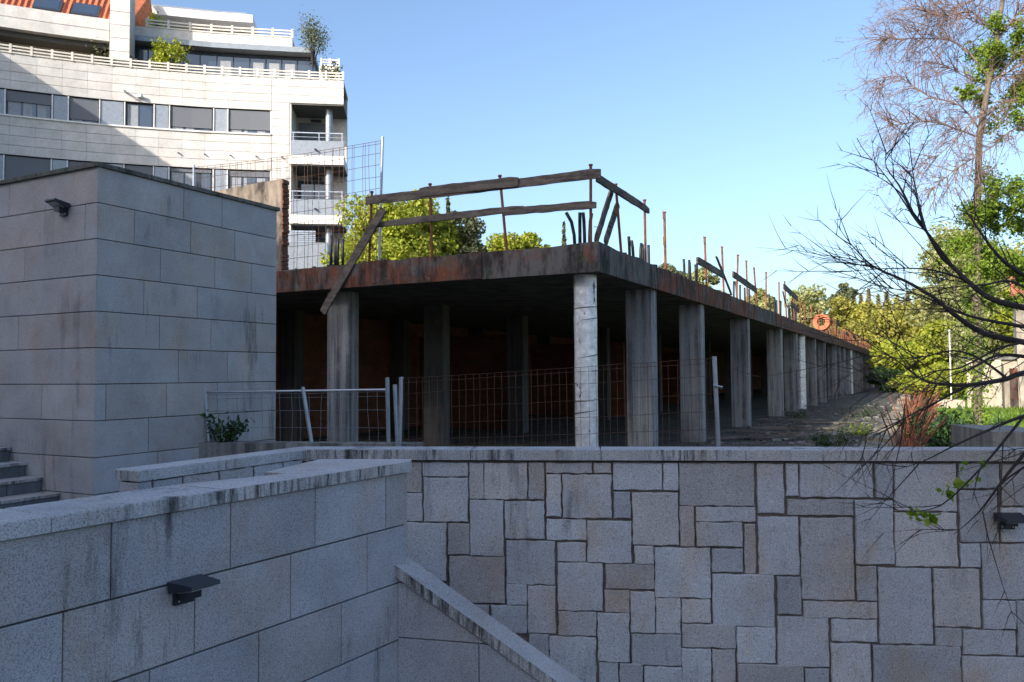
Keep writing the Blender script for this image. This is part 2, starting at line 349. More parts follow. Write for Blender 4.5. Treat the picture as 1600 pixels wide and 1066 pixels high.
# coping of the front run, in lengths
cj = [hit(W0, W1, x, 702) for x in (736, 939, 1164)]
us = [0.0]+[(q-W0).dot(WD) for q in cj]+[4.6, 6.5, LW+3]
def xline(p, d, q, e):
    k = ((q.x-p.x)*e.y-(q.y-p.y)*e.x)/(d.x*e.y-d.y*e.x); return p+d*k
MI = xline(W0+WN*.035, WD, RE, RD); MO = xline(W0-WN*.27, WD, RE-RN*.25, RD)
def coping(o, d, n, u0, u1, front=.035, back=.27, zt=.85, th=.09, mat='gran_cope', par=None, mitre=0):
    pts = [o+d*u0+n*front, o+d*u1+n*front, o+d*u1-n*back, o+d*u0-n*back]
    if mitre == 1: pts[0], pts[3] = MI+d*.003, MO+d*.003
    if mitre == 2: pts[1], pts[2] = MI-d*.003, MO-d*.003
    bv = .008; m_ = MB()
    lo = [p+V((0,0,zt-th)) for p in pts]; mid = [p+V((0,0,zt-bv)) for p in pts]
    c = sum(pts, V())/4; top = [p+(c-p).normalized()*bv+V((0,0,zt)) for p in pts]
    m_.add(lo+mid+top, [(3,2,1,0),(8,9,10,11)]+[(i,(i+1)%4,4+(i+1)%4,4+i) for i in range(4)]+[(4+i,4+(i+1)%4,8+(i+1)%4,8+i) for i in range(4)])
    return m_.build('coping_stone', M[mat], par)
for a, b in zip(us[:-1], us[1:]): coping(W0, WD, WN, a+.003, b-.003, par=sw, mitre=1 if a == 0 else 0)
LR = (W0-RE).length
for a, b in ((0, .78), (.78, 1.5), (1.5, LR)): coping(RE, RD, RN, a+.003, b-.004, .0, .25, .85, .078, par=sw, mitre=2 if b == LR else 0)
for a, b in ((.05,.12),(.135,.38),(.395,.72),(.735,1.08),(1.095,1.42),(1.435,LR-.06)):   # blocks of the return
    blockface(RE+RD*a-RN*.03+V((0,0,.3)), RD*(b-a), V((0,0,.462)), RN, .016).build('stone', M['stone'], sw)
    blockface(RE+RD*a-RN*.03+V((0,0,-.1)), RD*(b-a), V((0,0,.385)), RN, .012).build('stone', M['stone'], sw)
blockface(RE-RN*.215+RD*.02+V((0,0,.3)), RN*.2, V((0,0,.462)), -RD, .012).build('stone', M['stone'], sw)
# ------------------------------------------------------------------ granite clad parapet wall in the foreground
fw = thing('granite_wall', FA+FD*1.2, 'foreground parapet wall clad in large smooth granite panels with lichen-stained coping', 'wall')
FO = FA-FN*.03        # wall face line
EL = (FB-FA).length-.035
mb = MB(); mb.prism([FS-FN*.05+V((0,0,-2)), FO+FD*EL-FN*.03+V((0,0,-2)), FO+FD*EL-FN*.36+V((0,0,-2)), FS-FN*.38+V((0,0,-2))], (0,0,2.76)); mb.build('core', M['joint'], fw)
def fu(px, z):   # along-wall position of a pixel column on the face at height z
    best = None
    for py in (0,):
        d = ray(px, 800); ex, ey = FD.x, FD.y
        t = (FO.x*ey-FO.y*ex)/(d.x*ey-d.y*ex); best = (V((t*d.x, t*d.y, 0))-FO).dot(FD)
    return best
for (zt, zb, js) in ((.765, .385, (175, 361, 493, 603)), (.375, -.03, (102, 306, 455, 574)), (-.04, -.445, (237, 406, 534)), (-.455, -.87, (330, 470, 590)), (-.88, -1.3, (400, 540)), (-1.31, -2.0, (450,))):
    e = [-5.4, -4.2, -3.1, -2.0, -.9]+[fu(j, 0) for j in js]+[EL]
    if fu(js[0], 0) - (-.9) > 1.3: e.insert(5, fu(js[0], 0)-.9)
    for a, b in zip(e[:-1], e[1:]):
        slab([FO+FD*(a+.003)+V((0,0,zb)), FO+FD*(b-.003)+V((0,0,zb)), FO+FD*(b-.003)+V((0,0,zt)), FO+FD*(a+.003)+V((0,0,zt))], FN, .04, .004).build('panel', M['gran_fg'], fw)
    slab([FO+FD*EL-FN*.005+V((0,0,zb)), FO+FD*EL-FN*.39+V((0,0,zb)), FO+FD*EL-FN*.39+V((0,0,zt)), FO+FD*EL-FN*.005+V((0,0,zt))], FD, .03, .004).build('panel', M['gran_fg'], fw)
cu = [-5.5, -3.6, -1.8, fu(75, 0), fu(346, 0)]
for a, b in zip(cu[:-1], cu[1:]): coping(FA, FD, FN, a+.002, b-.002, 0, .44, .85, .077, par=fw)
c0_ = FA+FD*(cu[-1]+.002)                      # end piece: wider cap over the corner pier
cap = [c0_, FB+V((0,0,0)), at_z(643, 717.5, .85), at_z(500, 717.5, .85), at_z(413, 738, .85), at_z(449, 740, .85), c0_-FN*.44]
cap = [V((p.x, p.y, .773)) for p in cap]
MB().prism(cap, (0,0,.077)).build('coping_stone', M['gran_cope'], fw)
pier = [at_z(636, 721, .85), at_z(504, 721, .85), at_z(425, 738.5, .85)]; pier = [V((p.x, p.y, -2)) for p in pier]+[V(((FO+FD*(EL-.5)).x, (FO+FD*(EL-.5)).y, -2))-FN*.3]
MB().prism(pier, (0,0,2.77)).build('pier', M['gran_fg'], fw)
# ------------------------------------------------------------------ stair cheek wall with sloping coping, and the steps it hides
K0 = hit(FO, FO+FD, 621, 900); K0.z = 0; KD = V((.71, -.17, 0)).normalized(); KN = V((KD.y, -KD.x, 0))
kz0 = .10; ks = -.62; KL = 3.0
ck = thing('stair_wall', K0+V((0,0,-2)), 'low granite stair side wall with steep sloping coping below the parapet end', 'wall')
def kp(u, z, n=0): return K0+KD*u+KN*n+V((0,0,z))
def ktop(u): return kz0+ks*u
jz = [.2, -.03, -.43, -.86, -1.3, -2.0]
MB().prism([kp(.02,-2,-.05), kp(KL,-2,-.05), kp(KL,ktop(KL)-.11,-.05), kp(.02,ktop(0)-.12,-.05)], -KN*.16).build('core', M['joint'], ck)
for zt, zb in zip(jz[:-1], jz[1:]):
    off = .35 if jz.index(zt) % 2 else .0
    e = [0.0]+[x for x in (.62+off, 1.5+off, 2.3+off) if x < KL]+[KL]
    for a, b in zip(e[:-1], e[1:]):
        poly = []   # clip the course rectangle under the slope
        tl = ktop(a)-.085; tr = ktop(b)-.085
        zl = min(zt-.004, tl); zr = min(zt-.004, tr)
        if zl <= zb+.01 : continue
        poly = [kp(a+.003, zb+.004)]
        if zr > zb+.01:
            poly += [kp(b-.003, zb+.004), kp(b-.003, zr)]
        else:
            ux = (zb+.085-kz0)/ks; poly += [kp(ux, zb+.004)]
        if tl > zt-.004 and tr < zt-.004:
            ux = (zt-.004+.085-kz0)/ks; poly += [kp(ux, zt-.004)]
        poly += [kp(a+.003, zl)]
        slab(poly, KN, .04, .004).build('panel', M['gran_fg'], ck)
for a, b in ((-.03, 1.43), (1.436, KL)):
    th = .085
    q = [kp(a, ktop(a)-th, .03), kp(b, ktop(b)-th, .03), kp(b, ktop(b)-th, -.235), kp(a, ktop(a)-th, -.235)]
    MB().hexa([*q, *[p+V((0,0,th)) for p in q]]).build('coping_stone', M['gran_cope'], ck)
st = thing('lower_stair', W0+WD*.3+V((0,0,-2)), 'granite steps going down between rubble wall and stair side wall', 'stair')
for i in range(12):
    x0 = .15+i*.28; zt = .06-.17*(i+1); wd_ = .62
    if zt < -1.95: break
    o = W0+WD*x0+WN*.01+V((0,0,-2)); MB().obox(o, WD*.28, WN*wd_, V((0,0,zt+2))).build('step', M['gran_cope'], st)
# ------------------------------------------------------------------ granite clad block at left
BX = V((-4.43, 8.5, 0)); br = ru
BR = V((math.sin(br), math.cos(br), 0)); BRN = V((BR.y, -BR.x, 0)); BL = VX.copy(); BLN = -BR
bx = thing('granite_block_building', BX+BR*1.2+BL*1.5, 'square granite-clad building block with stained thin coping beside the ruin', 'building')
BLR = (hit(BX, BX+BR, 432, 500)-BX); BLR.z = 0; BLR = BLR.length; BLL = 4.5
ztop = 1.5+(588-256)*8.5/1250; ch_ = .3895
MB().prism([BX+BR*.04+BL*.04, BX+BR*(BLR-.01)+BL*.04, BX+BR*(BLR-.01)+BL*BLL, BX+BR*.04+BL*BLL], (0,0,ztop-.02)).build('core', M['joint'], bx)
rj = [(.42,.64), (.17,.46,.72), (.3,.6,.83), (.22,.5,.8), (.3,.58,.82), (.4,.68), (.05,.34,.62,.83), (.25,.55), (.3,.65), (.2,.6)]
lj = [(.35,), (.045,.5), (.28,.75), (.5,), (.3,.8), (.55,), (.2,.62), (.6,), (.35,), (.5,)]
def bseg(d, n, L, fr, zb, zt):
    e = [0]+list(fr)+[1]
    for a, b in zip(e[:-1], e[1:]):
        a_, b_ = a*L+.003, b*L-.003
        pts = [BX+d*a_+V((0,0,zb)), BX+d*b_+V((0,0,zb)), BX+d*b_+V((0,0,zt)), BX+d*a_+V((0,0,zt))]
        if n is BLN: pts = pts[::-1]
        slab(pts, n, .045, .004).build('panel', M['gran_box'], bx)
for i in range(10):
    zt = ztop-i*ch_; zb = max(zt-ch_+.008, -.05)
    if zt < 0: break
    bseg(BR, BRN, BLR, rj[i], zb, zt); bseg(BL, BLN, BLL, lj[i], zb, zt)
# thin weathered coping
o_ = .03
q = [BX+(BRN+BLN)*o_, BX+BR*(BLR+.03)+BRN*o_, BX+BR*(BLR+.03)-BRN*.3, BX-BRN*.3-BLN*.3, BX+BL*BLL-BLN*.3, BX+BL*BLL+BLN*o_]
MB().prism([V((p.x, p.y, ztop+.002)) for p in q], (0,0,.045)).build('coping', M['conc_moss'], bx)
MB().prism([BX+BR*.25+BL*.25+V((0,0,ztop-.15)), BX+BR*(BLR-.1)+BL*.25+V((0,0,ztop-.15)), BX+BR*(BLR-.1)+BL*BLL+V((0,0,ztop-.15)), BX+BR*.25+BL*BLL+V((0,0,ztop-.15))], (0,0,.13)).build('roof', M['conc'], bx)
# steps rising left along the block
sp_ = thing('entrance_steps', BX+BL*1.2+BLN*.8, 'grey tiled steps rising beside the granite block at the left edge', 'steps')
for i in range(7):
    t0 = .56+.296*i; zt = .246+.154*i
    o = BX+BL*t0+BLN*.004
    MB().obox(o+BL*.012+V((0,0,-.05)), BLN*2.6, BL*.3, V((0,0,zt+.05-.032))).build('riser_core', M['tilegrey'], sp_)
    MB().obox(o-BL*.018+V((0,0,zt-.03)), BLN*2.62, BL*.34, V((0,0,.03))).build('tread', M['gran_cope'], sp_)
    for k in range(7):
        a = .02+k*.37
        slab([o+BLN*(a+.36)+V((0,0,zt-.154)), o+BLN*a+V((0,0,zt-.154)), o+BLN*a+V((0,0,zt-.034)), o+BLN*(a+.36)+V((0,0,zt-.034))][::1], -BL, .012, .003).build('riser_tile', M['tilegrey'], sp_)
# ------------------------------------------------------------------ wall lamps
def wall_lamp(name, p, d, n, label, s=1.0, up=.25):
    t = thing(name, p, label, 'wall lamp', 'dark wall lamps')
    z = V((0,0,1)); o = V(p)
    MB().obox(o-d*.055*s-z*.055*s, d*.11*s, n*.03*s, z*.11*s).build('back_plate', M['lamp'], t)
    MB().obox(o-d*.045*s-z*.02*s+n*.03*s, d*.09*s, n*.07*s, z*.055*s).build('arm', M['lamp'], t)
    h = MB(); hd = (n+z*up).normalized(); hz = hd.cross(d); hz = hz if hz.z > 0 else -hz
    b = o-d*.1*s+n*.03*s+z*.015*s
    h.hexa([b, b+d*.2*s, b+d*.185*s+hd*.17*s, b+d*.015*s+hd*.17*s, b+hz*.06*s, b+d*.2*s+hz*.06*s, b+d*.185*s+hd*.17*s+hz*.02*s, b+d*.015*s+hd*.17*s+hz*.02*s])
    h.build('head', M['lamp'], t)
    b2 = b+d*.03*s+hd*.03*s-hz*.006*s
    MB().obox(b2, d*.14*s, hd*.11*s, hz*.005*s).build('lens', M['lampglass'], t)
    for k_ in (-1, 1): MB().tube([o+d*k_*.04*s-z*.035*s+n*.029*s, o+d*k_*.04*s-z*.035*s+n*.036*s], .006*s, 6).build('screw', M['galv'], t)
p = hit(FO, FO+FD, 284, 925); wall_lamp('wall_lamp', p, FD, FN, 'dark wall lamp on the foreground granite parapet wall', 1.05, .2)
p = hit(BX, BX+BL, 102, 330); wall_lamp('wall_lamp', p, BL, BLN, 'dark floodlight high on the granite block near its corner', 1.0, .45)
p = hit(W0, W1, 1571, 815); wall_lamp('wall_lamp', p, WD, WN, 'dark wall lamp on the rubble stone wall at the right edge', 1.05, .05)
# ================================================================== CONCRETE SHELL (ruin)
rn = thing('concrete_shell_building', R(10, 4.5), 'unfinished abandoned concrete building shell with long row of columns and rusty slab edge', 'building')
UL = 74.5; VW = 9.3; SZ0, SZ1 = 3.0, 3.42
def rbox(u0, u1, v0, v1, z0, z1): return MB().hexa([R(u0,v0,z0), R(u0,v1,z0), R(u1,v1,z0), R(u1,v0,z0), R(u0,v0,z1), R(u0,v1,z1), R(u1,v1,z1), R(u1,v0,z1)])
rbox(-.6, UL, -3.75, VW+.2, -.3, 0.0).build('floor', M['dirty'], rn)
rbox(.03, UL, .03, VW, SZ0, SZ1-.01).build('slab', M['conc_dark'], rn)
# slab edge: pieces of fascia, slightly uneven
rr = random.Random(8)
def edge_piece(a, b, nrm, mat, z0=SZ0-.006, z1=SZ1, proud=.0, th=.1):
    n = max(2, int((b-a).length/.35)); m_ = MB(); d = (b-a)/n; vs = []
    for i in range(n+1):
        p = a+d*i; j = rr.uniform(-.008, .012); k = rr.uniform(-.02, .02)
        for (off, z) in ((proud+j, z0), (proud+j, z1+k), (-th, z1+k), (-th, z0)): vs.append(p+nrm*off+V((0,0,z)))
    fs = []
    for i in range(n):
        for k in range(4): fs.append((4*i+k, 4*(i+1)+k, 4*(i+1)+(k+1)%4, 4*i+(k+1)%4))
    fs += [(3,2,1,0), (4*n,4*n+1,4*n+2,4*n+3)]
    m_.add(vs, fs); return m_
edge_piece(R(0,0), R(0,1.95), -UX, 0).build('slab_edge', M['conc_edge'], rn)
edge_piece(R(0,1.955), R(0,4.3), -UX, 0, SZ0+.01, SZ1+.0, .012).build('formwork_board', M['rust_board'], rn)
edge_piece(R(0,4.305), R(0,6.3), -UX, 0, SZ0+.01, SZ1-.02, .006).build('formwork_board', M['rust_board'], rn)
edge_piece(R(0,6.305), R(0,9.3), -UX, 0).build('slab_edge', M['conc_edge'], rn)
ub = [0.105]+[u_at(x, 0, 450) for x in (1027, 1090, 1141, 1182, 1212, 1226)]+[24, 29, 33, 38, 44, 50, 57, 65, UL]
for i, (a, b) in enumerate(zip(ub[:-1], ub[1:])):
    edge_piece(R(a+.006, 0), R(b-.006, 0), -VX, 0, SZ0-.006, SZ1+rr.uniform(-.015, .015), rr.uniform(-.01, .015)).build('slab_edge', M['rust_edge' if i not in (0, 4) else 'conc_edge'], rn)
for i in range(5):   # notched construction joint
    rbox(ub[1]-.03, ub[1]+.03, -.012, .02, SZ0+.05+i*.075, SZ0+.09+i*.075).build('joint_key', M['joint'], rn)
# columns
def col(u, v, mat='conc_col', wv=.5, wu=.3):
    m_ = MB(); c = .02; pts = []
    for (a, b) in ((0,c),(c,0),(wu-c,0),(wu,c),(wu,wv-c),(wu-c,wv),(c,wv),(0,wv-c)): pts.append(R(u+a, v+b, 0))
    m_.prism(pts, (0,0,SZ0-.002)); m_.build('column', M[mat], rn)
def rcol(u, v, r=.175):
    m_ = MB(); o = R(u, v)
    zs = [i*.1 for i in range(31)]; m_.tube([o+V((0,0,min(z, SZ0-.002))) for z in zs], [r*(1+.012*math.sin(z*9)) for z in zs], 28, False)
    c = m_.build('round_column', M['foil'], rn, True)
    wr = random.Random(int(u*10))
    z = .12
    while z < 2.9:     # torn spiral wraps
        th0 = wr.uniform(0, 6.28); tilt = wr.uniform(.03, .12)
        pts = [o+V((math.cos(th0+k*.33)*(r+.004), math.sin(th0+k*.33)*(r+.004), z+tilt*k*.1)) for k in range(14)]
        MB().tube(pts, [.002+.006*math.sin(math.pi*k/13) for k in range(14)], 4).build('torn_wrap', M['joint'], c); z += wr.uniform(.14, .34)
usq = [u_at(x) for x in (1020, 1097, 1170, 1222, 1246, 1275, 1290, 1307, 1320)]+[39.5, 43, 47, 51, 55, 59, 63, 67, 71, 74]
for u in usq: col(u, .07)
rcol(.42, .38)
for px in (1253, 1329): rcol(u_at(px, .2)+.1, .25, .185)
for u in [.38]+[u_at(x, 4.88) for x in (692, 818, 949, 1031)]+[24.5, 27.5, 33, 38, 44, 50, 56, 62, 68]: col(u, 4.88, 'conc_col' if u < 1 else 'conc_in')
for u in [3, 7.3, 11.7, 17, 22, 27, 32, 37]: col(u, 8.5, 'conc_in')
# interior walls
o = MB(); bw = link('brick_wall', [tuple(R(.3, 9.0, 0)), tuple(R(UL, 9.0, 0)), tuple(R(UL, 9.0, 2.999)), tuple(R(.3, 9.0, 2.999)), tuple(R(.3, 9.2, 0)), tuple(R(UL, 9.2, 0)), tuple(R(UL, 9.2, 2.999)), tuple(R(.3, 9.2, 2.999))],
     [(0,1,2,3),(7,6,5,4),(4,5,1,0),(3,2,6,7),(1,5,6,2),(4,0,3,7)], M['brick'], rn)
def brick_local(o_, ang):   # give the brick texture an object frame along the wall
    mw = Matrix.Rotation(ang, 4, 'Z'); o_.data.transform(mw.inverted()); o_.rotation_euler = (0, 0, ang)
brick_local(bw, math.pi/2-ru)
for (u0, v0, L) in ((8.5, 5.6, 3.2), (16, 5.2, 3.6), (30, 5.5, 3.4)):
    q = rbox(u0, u0+.15, v0, v0+L, .001, 2.6).build('partition', M['brick'], rn); brick_local(q, -ru)
rbox(UL-.25, UL-.02, .5, 9.0, .001, 2.998).build('end_wall', M['conc'], rn)
# upper plastered stub wall with broken brick end
stub_r = 6.15
MB().prism([R(.05, stub_r, SZ1-.01), R(.05, 9.25, SZ1-.01), R(.05, 9.25, 5.0), R(.05, 7.2, 5.08), R(.05, stub_r, 5.1)], UX*.16).build('parapet_wall', M['plaster'], rn)
rb = random.Random(3)
zz = 3.36
while zz < 5.05:
    ln = rb.uniform(.015, .05)
    MB().hexa([*(R(u, v, zz) for (u, v) in ((.04,stub_r-ln),(.04,stub_r-.002),(.2,stub_r-.002),(.2,stub_r-ln))), *(R(u, v, zz+.062) for (u, v) in ((.04,stub_r-ln),(.04,stub_r-.002),(.2,stub_r-.002),(.2,stub_r-ln)))]).build('brick', M['brick'], rn)
    zz += .075
# moss and rubble along the slab top
mb = MB(); rm = random.Random(11)
for i in range(260):
    if i < 120: p = R(rm.uniform(.02, .5), rm.uniform(.05, 6), SZ1-.01)
    else: p = R(rm.uniform(.1, 40), rm.uniform(.02, .35), SZ1-.01)
    s = rm.uniform(.02, .07); a = V((rm.uniform(-1,1), rm.uniform(-1,1), 0)).normalized()*s
    b = V((-a.y, a.x, 0))*rm.uniform(.5, 1)
    mb.obox(p-a*.5-b*.5, a, b, (rm.uniform(-.01,.01), 0, s*rm.uniform(.3, .8)))
tag(mb.build('slab_rubble', M['conc_moss'], rn), kind='stuff')
# ------------------------------------------------------------------ guard rails, posts, sleeves on the slab
def plank_m(a, b, h, th, nrm, seed=0, taper=0):
    r_ = random.Random(seed); n = 14; a, b = V(a), V(b); d = (b-a); up = d.cross(nrm).normalized(); up = up if up.z > 0 else -up
    m_ = MB(); vs = []
    for i in range(n+1):
        t = i/n; p = a+d*t+up*r_.uniform(-.002, .002); hh = h*(1-taper*t)
        t0 = up*(hh/2+r_.uniform(-.006, .004)); t1 = up*(hh/2+r_.uniform(-.009, .003)-(.02 if i in (0, n) else 0))
        vs += [p-t0, p+t1, p+t1-nrm*th, p-t0-nrm*th]
    fs = [(3,2,1,0), (4*n,4*n+1,4*n+2,4*n+3)]
    for i in range(n):
        for k in range(4): fs.append((4*i+k, 4*(i+1)+k, 4*(i+1)+(k+1)%4, 4*i+(k+1)%4))
    return m_.add(vs, fs)
def fh(px, py, u=.0):  return hit(R(u, 0), R(u, 1), px, py)      # on the plane of the front edge
def sh(px, py, v=.08): return hit(R(0, v), R(1, v), px, py)      # on the plane of the long side
def post(m_, top, bot, r=.022):
    top, bot = V(top), V(bot); m_.tube([bot, top], r, 8)
    m_.tube([top-(top-bot).normalized()*.012, top+(top-bot).normalized()*.012], r*1.45, 8); return m_
gr = thing('guard_rail', fh(750, 400, .08), 'makeshift guard rail of weathered planks on rusty posts along front slab edge', 'guard rail')
for (tx, ty, bx_, by) in ((581,300,577,404), (672,288,675,397), (781,275,792,391), (923,258,923,380)):
    t = fh(tx, ty, .1); b = fh(bx_, by, .1); b.z = SZ1-.02; q = post(MB(), t, b).build('post', M['rust'], gr)
    MB().tube([b+V((.05,0,.28)), b+V((.12,0,.27)), b+V((.12,0,.12))], .006, 5).build('hook', M['rust'], q)
N_ = -UX
for i, (x0, y0, x1, y1, h, u) in enumerate(((571,313,740,295,.15,.06), (655,300,809,283,.16,.04), (735,295,938,270,.15,.075), (594,350,818,325,.11,.06), (585,352,700,340,.09,.075), (786,331,931,319,.12,.05))):
    plank_m(fh(x0, y0, u), fh(x1, y1, u), h, .03, N_, i).build('plank', M['wood'], gr)
pl = plank_m(fh(503, 488, -.06), fh(598, 326, -.02), .15, .035, N_, 21); tag(pl.build('leaning_plank', M['wood']), 'grey plank leaning diagonally over the front slab edge by left column', 'plank')
SN = -VX
s1 = thing('guard_rail', sh(985, 400), 'short broken guard rail with sloping plank at the slab corner long side', 'guard rail')
plank_m(sh(934, 277, .1), sh(1015, 329, .1), .14, .035, SN, 31, .15).build('plank', M['wood'], s1)
for (tx, ty, bx_, by) in ((962,288,971,394), (1007,313,1009,412)):
    b = sh(bx_, by, .13); b.z = SZ1-.02; post(MB(), sh(tx, ty, .13), b).build('post', M['rust'], s1)
tag(plank_m(sh(932, 378, .25), sh(957, 298, .25), .13, .03, SN, 41).build('leaning_plank', M['wood']), 'plank leaning upright at slab corner, the taller of two', 'plank', 'planks leaning at the slab corner')
tag(plank_m(sh(947, 380, .2), sh(967, 318, .2), .14, .03, SN, 42).build('leaning_plank', M['wood']), 'shorter wide plank leaning beside the slab corner post', 'plank', 'planks leaning at the slab corner')
sp = [(1038,332,1040,421), (1101,371,1104,445), (1128,386,1131,457), (1153,399,1151,466), (1166,408,1168,472), (1178,419,1183,478), (1197,426,1197,485), (1217,442,1218,492), (1226,440,1229,497), (1240,462,1241,502), (1250,466,1251,507)]
rp = random.Random(5)
u_ = u_at(1250, .1)+2.2
extra = []
while u_ < 72: extra.append((u_, rp.uniform(.7, 1.15))); u_ += rp.uniform(1.4, 2.6)
k = 0
for (tx, ty, bx_, by) in sp:
    b = sh(bx_, by, .12); b.z = SZ1-.02; t = sh(tx, ty, .12)
    o = thing('guard_post', b, f'rusty steel guard post, {ORD[k]} past the corner rail along the long slab edge', 'post', 'rusty posts along the long slab edge')
    q = post(MB(), t, b, .024).build('post', M['rust'], o)
    for f_ in (.45, .88):
        c = b+(t-b)*f_; MB().tube([c, c+N_*.1, c+N_*.1+V((0,0,.16))], .006, 5).build('hook', M['rust'], o)
    k += 1
for (u, h) in extra:
    b = R(u, .12, SZ1-.02); t = b+V((rp.uniform(-.05,.05), rp.uniform(-.05,.05), h))
    o = thing('guard_post', b, f'rusty steel guard post, {ORD[k]} past the corner rail along the long slab edge' if k < 36 else 'one of the far rusty posts at the end of the long slab edge', 'post', 'rusty posts along the long slab edge')
    post(MB(), t, b, .03).build('post', M['rust'], o); k += 1
for i, (x0, y0, x1, y1, h, lab) in enumerate(((1090,406,1131,430,.16,'dark bowed plank between second and third guard posts'), (1120,400,1144,460,.06,'thin dark batten leaning against the third guard post'), (1146,428,1183,454,.17,'dark sloping plank across the fourth to sixth guard posts'), (1225,447,1247,467,.2,'dark upper plank on far guard posts of the long slab'), (1236,473,1249,486,.18,'dark lower plank on far guard posts of the long slab'), (1224,455,1228,474,.08,'short leaning batten at the eighth guard post'))):
    a, b = sh(x0, y0, .06), sh(x1, y1, .06)
    tag(plank_m(a, b, h, .035, SN, 50+i).build('rail_plank', M['wood']), lab, 'plank', 'planks along the long slab edge')
for i in range(7):
    u = 33+i*5.5+rp.uniform(-1, 1); z = SZ1+rp.uniform(.35, .8)
    tag(plank_m(R(u, .07, z+.15), R(u+rp.uniform(2, 3.5), .07, z), .16, .035, SN, 70+i).build('rail_plank', M['wood']), f'far plank on the long slab edge, {ORD[i]} beyond the orange ring', 'plank', 'planks along the long slab edge')
def sleeves(px, py, plane, n, label, dx=.075, h=.55, seed=0, lean=.03, depth=.35):
    r_ = random.Random(seed); b0 = (fh(px, py, depth) if plane == 'f' else sh(px, py, depth)); b0.z = SZ1-.02
    t = thing('sleeve_bundle', b0, label, 'pipe bundle', 'black sleeved bars on the slab')
    d = -VX if plane == 'f' else UX
    for i in range(n):
        b = b0+d*(i*dx)+(UX if plane == 'f' else VX)*r_.uniform(-.04, .04); hh = h*r_.uniform(.9, 1.05); l_ = (d*r_.uniform(-1,.6)+UX*r_.uniform(-.3,.3))*lean
        MB().tube([b, b+l_*.2+V((0,0,hh*.4)), b+l_*.8+V((0,0,hh*.75)), b+l_*2.0+V((0,0,hh))], .027, 7).build('sleeve', M['sleeve'], t, True)
sleeves(519, 408, 'f', 4, 'cluster of black sleeved bars standing left of the leaning plank', .075, .6, 1, .01)
sleeves(897, 380, 'f', 4, 'cluster of bent black sleeved bars at the slab corner', .085, .56, 2, .07)
sleeves(982, 398, 's', 5, 'black sleeved bars between the corner rail posts', .3, .5, 3, .06)
sleeves(1068, 432, 's', 5, 'black sleeved bars before the second guard post', .32, .6, 4, .04)
sleeves(1147, 468, 's', 5, 'black sleeved bars beneath the sloping dark plank', .5, .6, 5, .08)
sleeves(1205, 492, 's', 6, 'bent black sleeved bars near the eighth guard post', .45, .7, 6, .25)
sleeves(1232, 502, 's', 6, 'black sleeved bars below the far planks', .5, .7, 7, .15)
for i, u in enumerate((34, 38, 42.5, 47, 52, 57, 62, 67)):
    p_ = R(u, .4, SZ1); q = FPX
    t = thing('sleeve_bundle', p_, f'far sleeved starter bars, {ORD[i]} beyond the orange ring', 'pipe bundle', 'black sleeved bars on the slab')
    for j in range(6): 
        b = R(u+j*.5, .3+rp.uniform(-.1,.1), SZ1-.02); MB().tube([b, b+V((rp.uniform(-.1,.1), 0, rp.uniform(.5,.9)))], .035, 5).build('sleeve', M['rust' if j % 2 else 'sleeve'], t)
# orange ring section on the far slab
oc = sh(1284, 508, .25); og = thing('orange_ring', oc-V((0,0,.35)), 'orange ribbed pipe section lying on the far slab edge', 'pipe')
rg = MB(); prof = [(.40,-.45),(.40,-.15),(.42,-.15),(.42,0),(.40,0),(.40,.3),(.2,.3),(.2,-.45)]; kk = 20; ax = -UX
ay = V((0,0,1)); az = ax.cross(ay)
for (r_, l_) in prof:
    for j in range(kk): th = 2*math.pi*j/kk; rg.v.append(oc+V((0,0,.14))+ax*l_+(ay*math.cos(th)+az*math.sin(th))*r_)
for i in range(len(prof)):
    for j in range(kk):
        i2 = (i+1) % len(prof); rg.f.append((i*kk+j, i*kk+(j+1)%kk, i2*kk+(j+1)%kk, i2*kk+j))
rg.build('ring', M['orange'], og)
# ------------------------------------------------------------------ fences
def mesh_panel(name, mat, parent, a, b, z0a, z1a, z0b, z1b, sv=.08, sh_=.17, r=.0028, wob=.01, seed=0, bow=0):
    r_ = random.Random(seed); a, b = V(a), V(b); L = (b-a).length; d = (b-a)/L; n = V((d.y, -d.x, 0)); m_ = MB()
    nv = int(L/sv)
    def P(s, t):
        z0 = z0a+(z0b-z0a)*s; z1 = z1a+(z1b-z1a)*s
        return a+d*(L*s)+V((0,0,z0+(z1-z0)*t))+n*(bow*math.sin(s*math.pi)+.012*math.sin(t*7+s*3))
    for i in range(nv+1):
        s = i/nv+r_.uniform(-wob, wob)/nv; k_ = r_.uniform(-wob, wob)/nv; m_.tube([P(s+k_*t+r_.uniform(-.06, .06)/nv, t) for t in (0, .3, .6, .85, 1.0)], r, 3, False)
    H = (z1a-z0a+z1b-z0b)/2; nh = int(H/sh_)
    ts = [i/nh for i in range(nh+1)]; ts += [1-.05/H*1.0] if H > .5 else []
    for t in ts: m_.tube([P(s/10, t+r_.uniform(-.004, .004)) for s in range(11)], r*1.1, 3, False)
    return m_.build(name, mat, parent)
PA = V((-3.80, 9.73, 0)); PB = V((-1.1, 9.35, 0)); PD = (PB-PA).normalized(); PN = V((PD.y, -PD.x, 0))
pw = MB(); pw.prism([PA+V((0,0,-.1)), PB+V((0,0,-.1)), PB-PN*.25+V((0,0,-.1)), PA-PN*.25+V((0,0,-.1))], (0,0,.8))
tag(pw.build('low_concrete_wall', M['conc']), 'low bare concrete wall running from the granite block under the wire fence', 'wall')
def fpole(parent, px0, py0, px1, py1, dep=None, r=.02, mat='galv', off=-.1):
    a = hit(PA-PN*(-off), PB-PN*(-off), px0, py0); b = hit(PA-PN*(-off), PB-PN*(-off), px1, py1)
    return MB().tube([b, a], r, 8).build('pole', M[mat], parent)
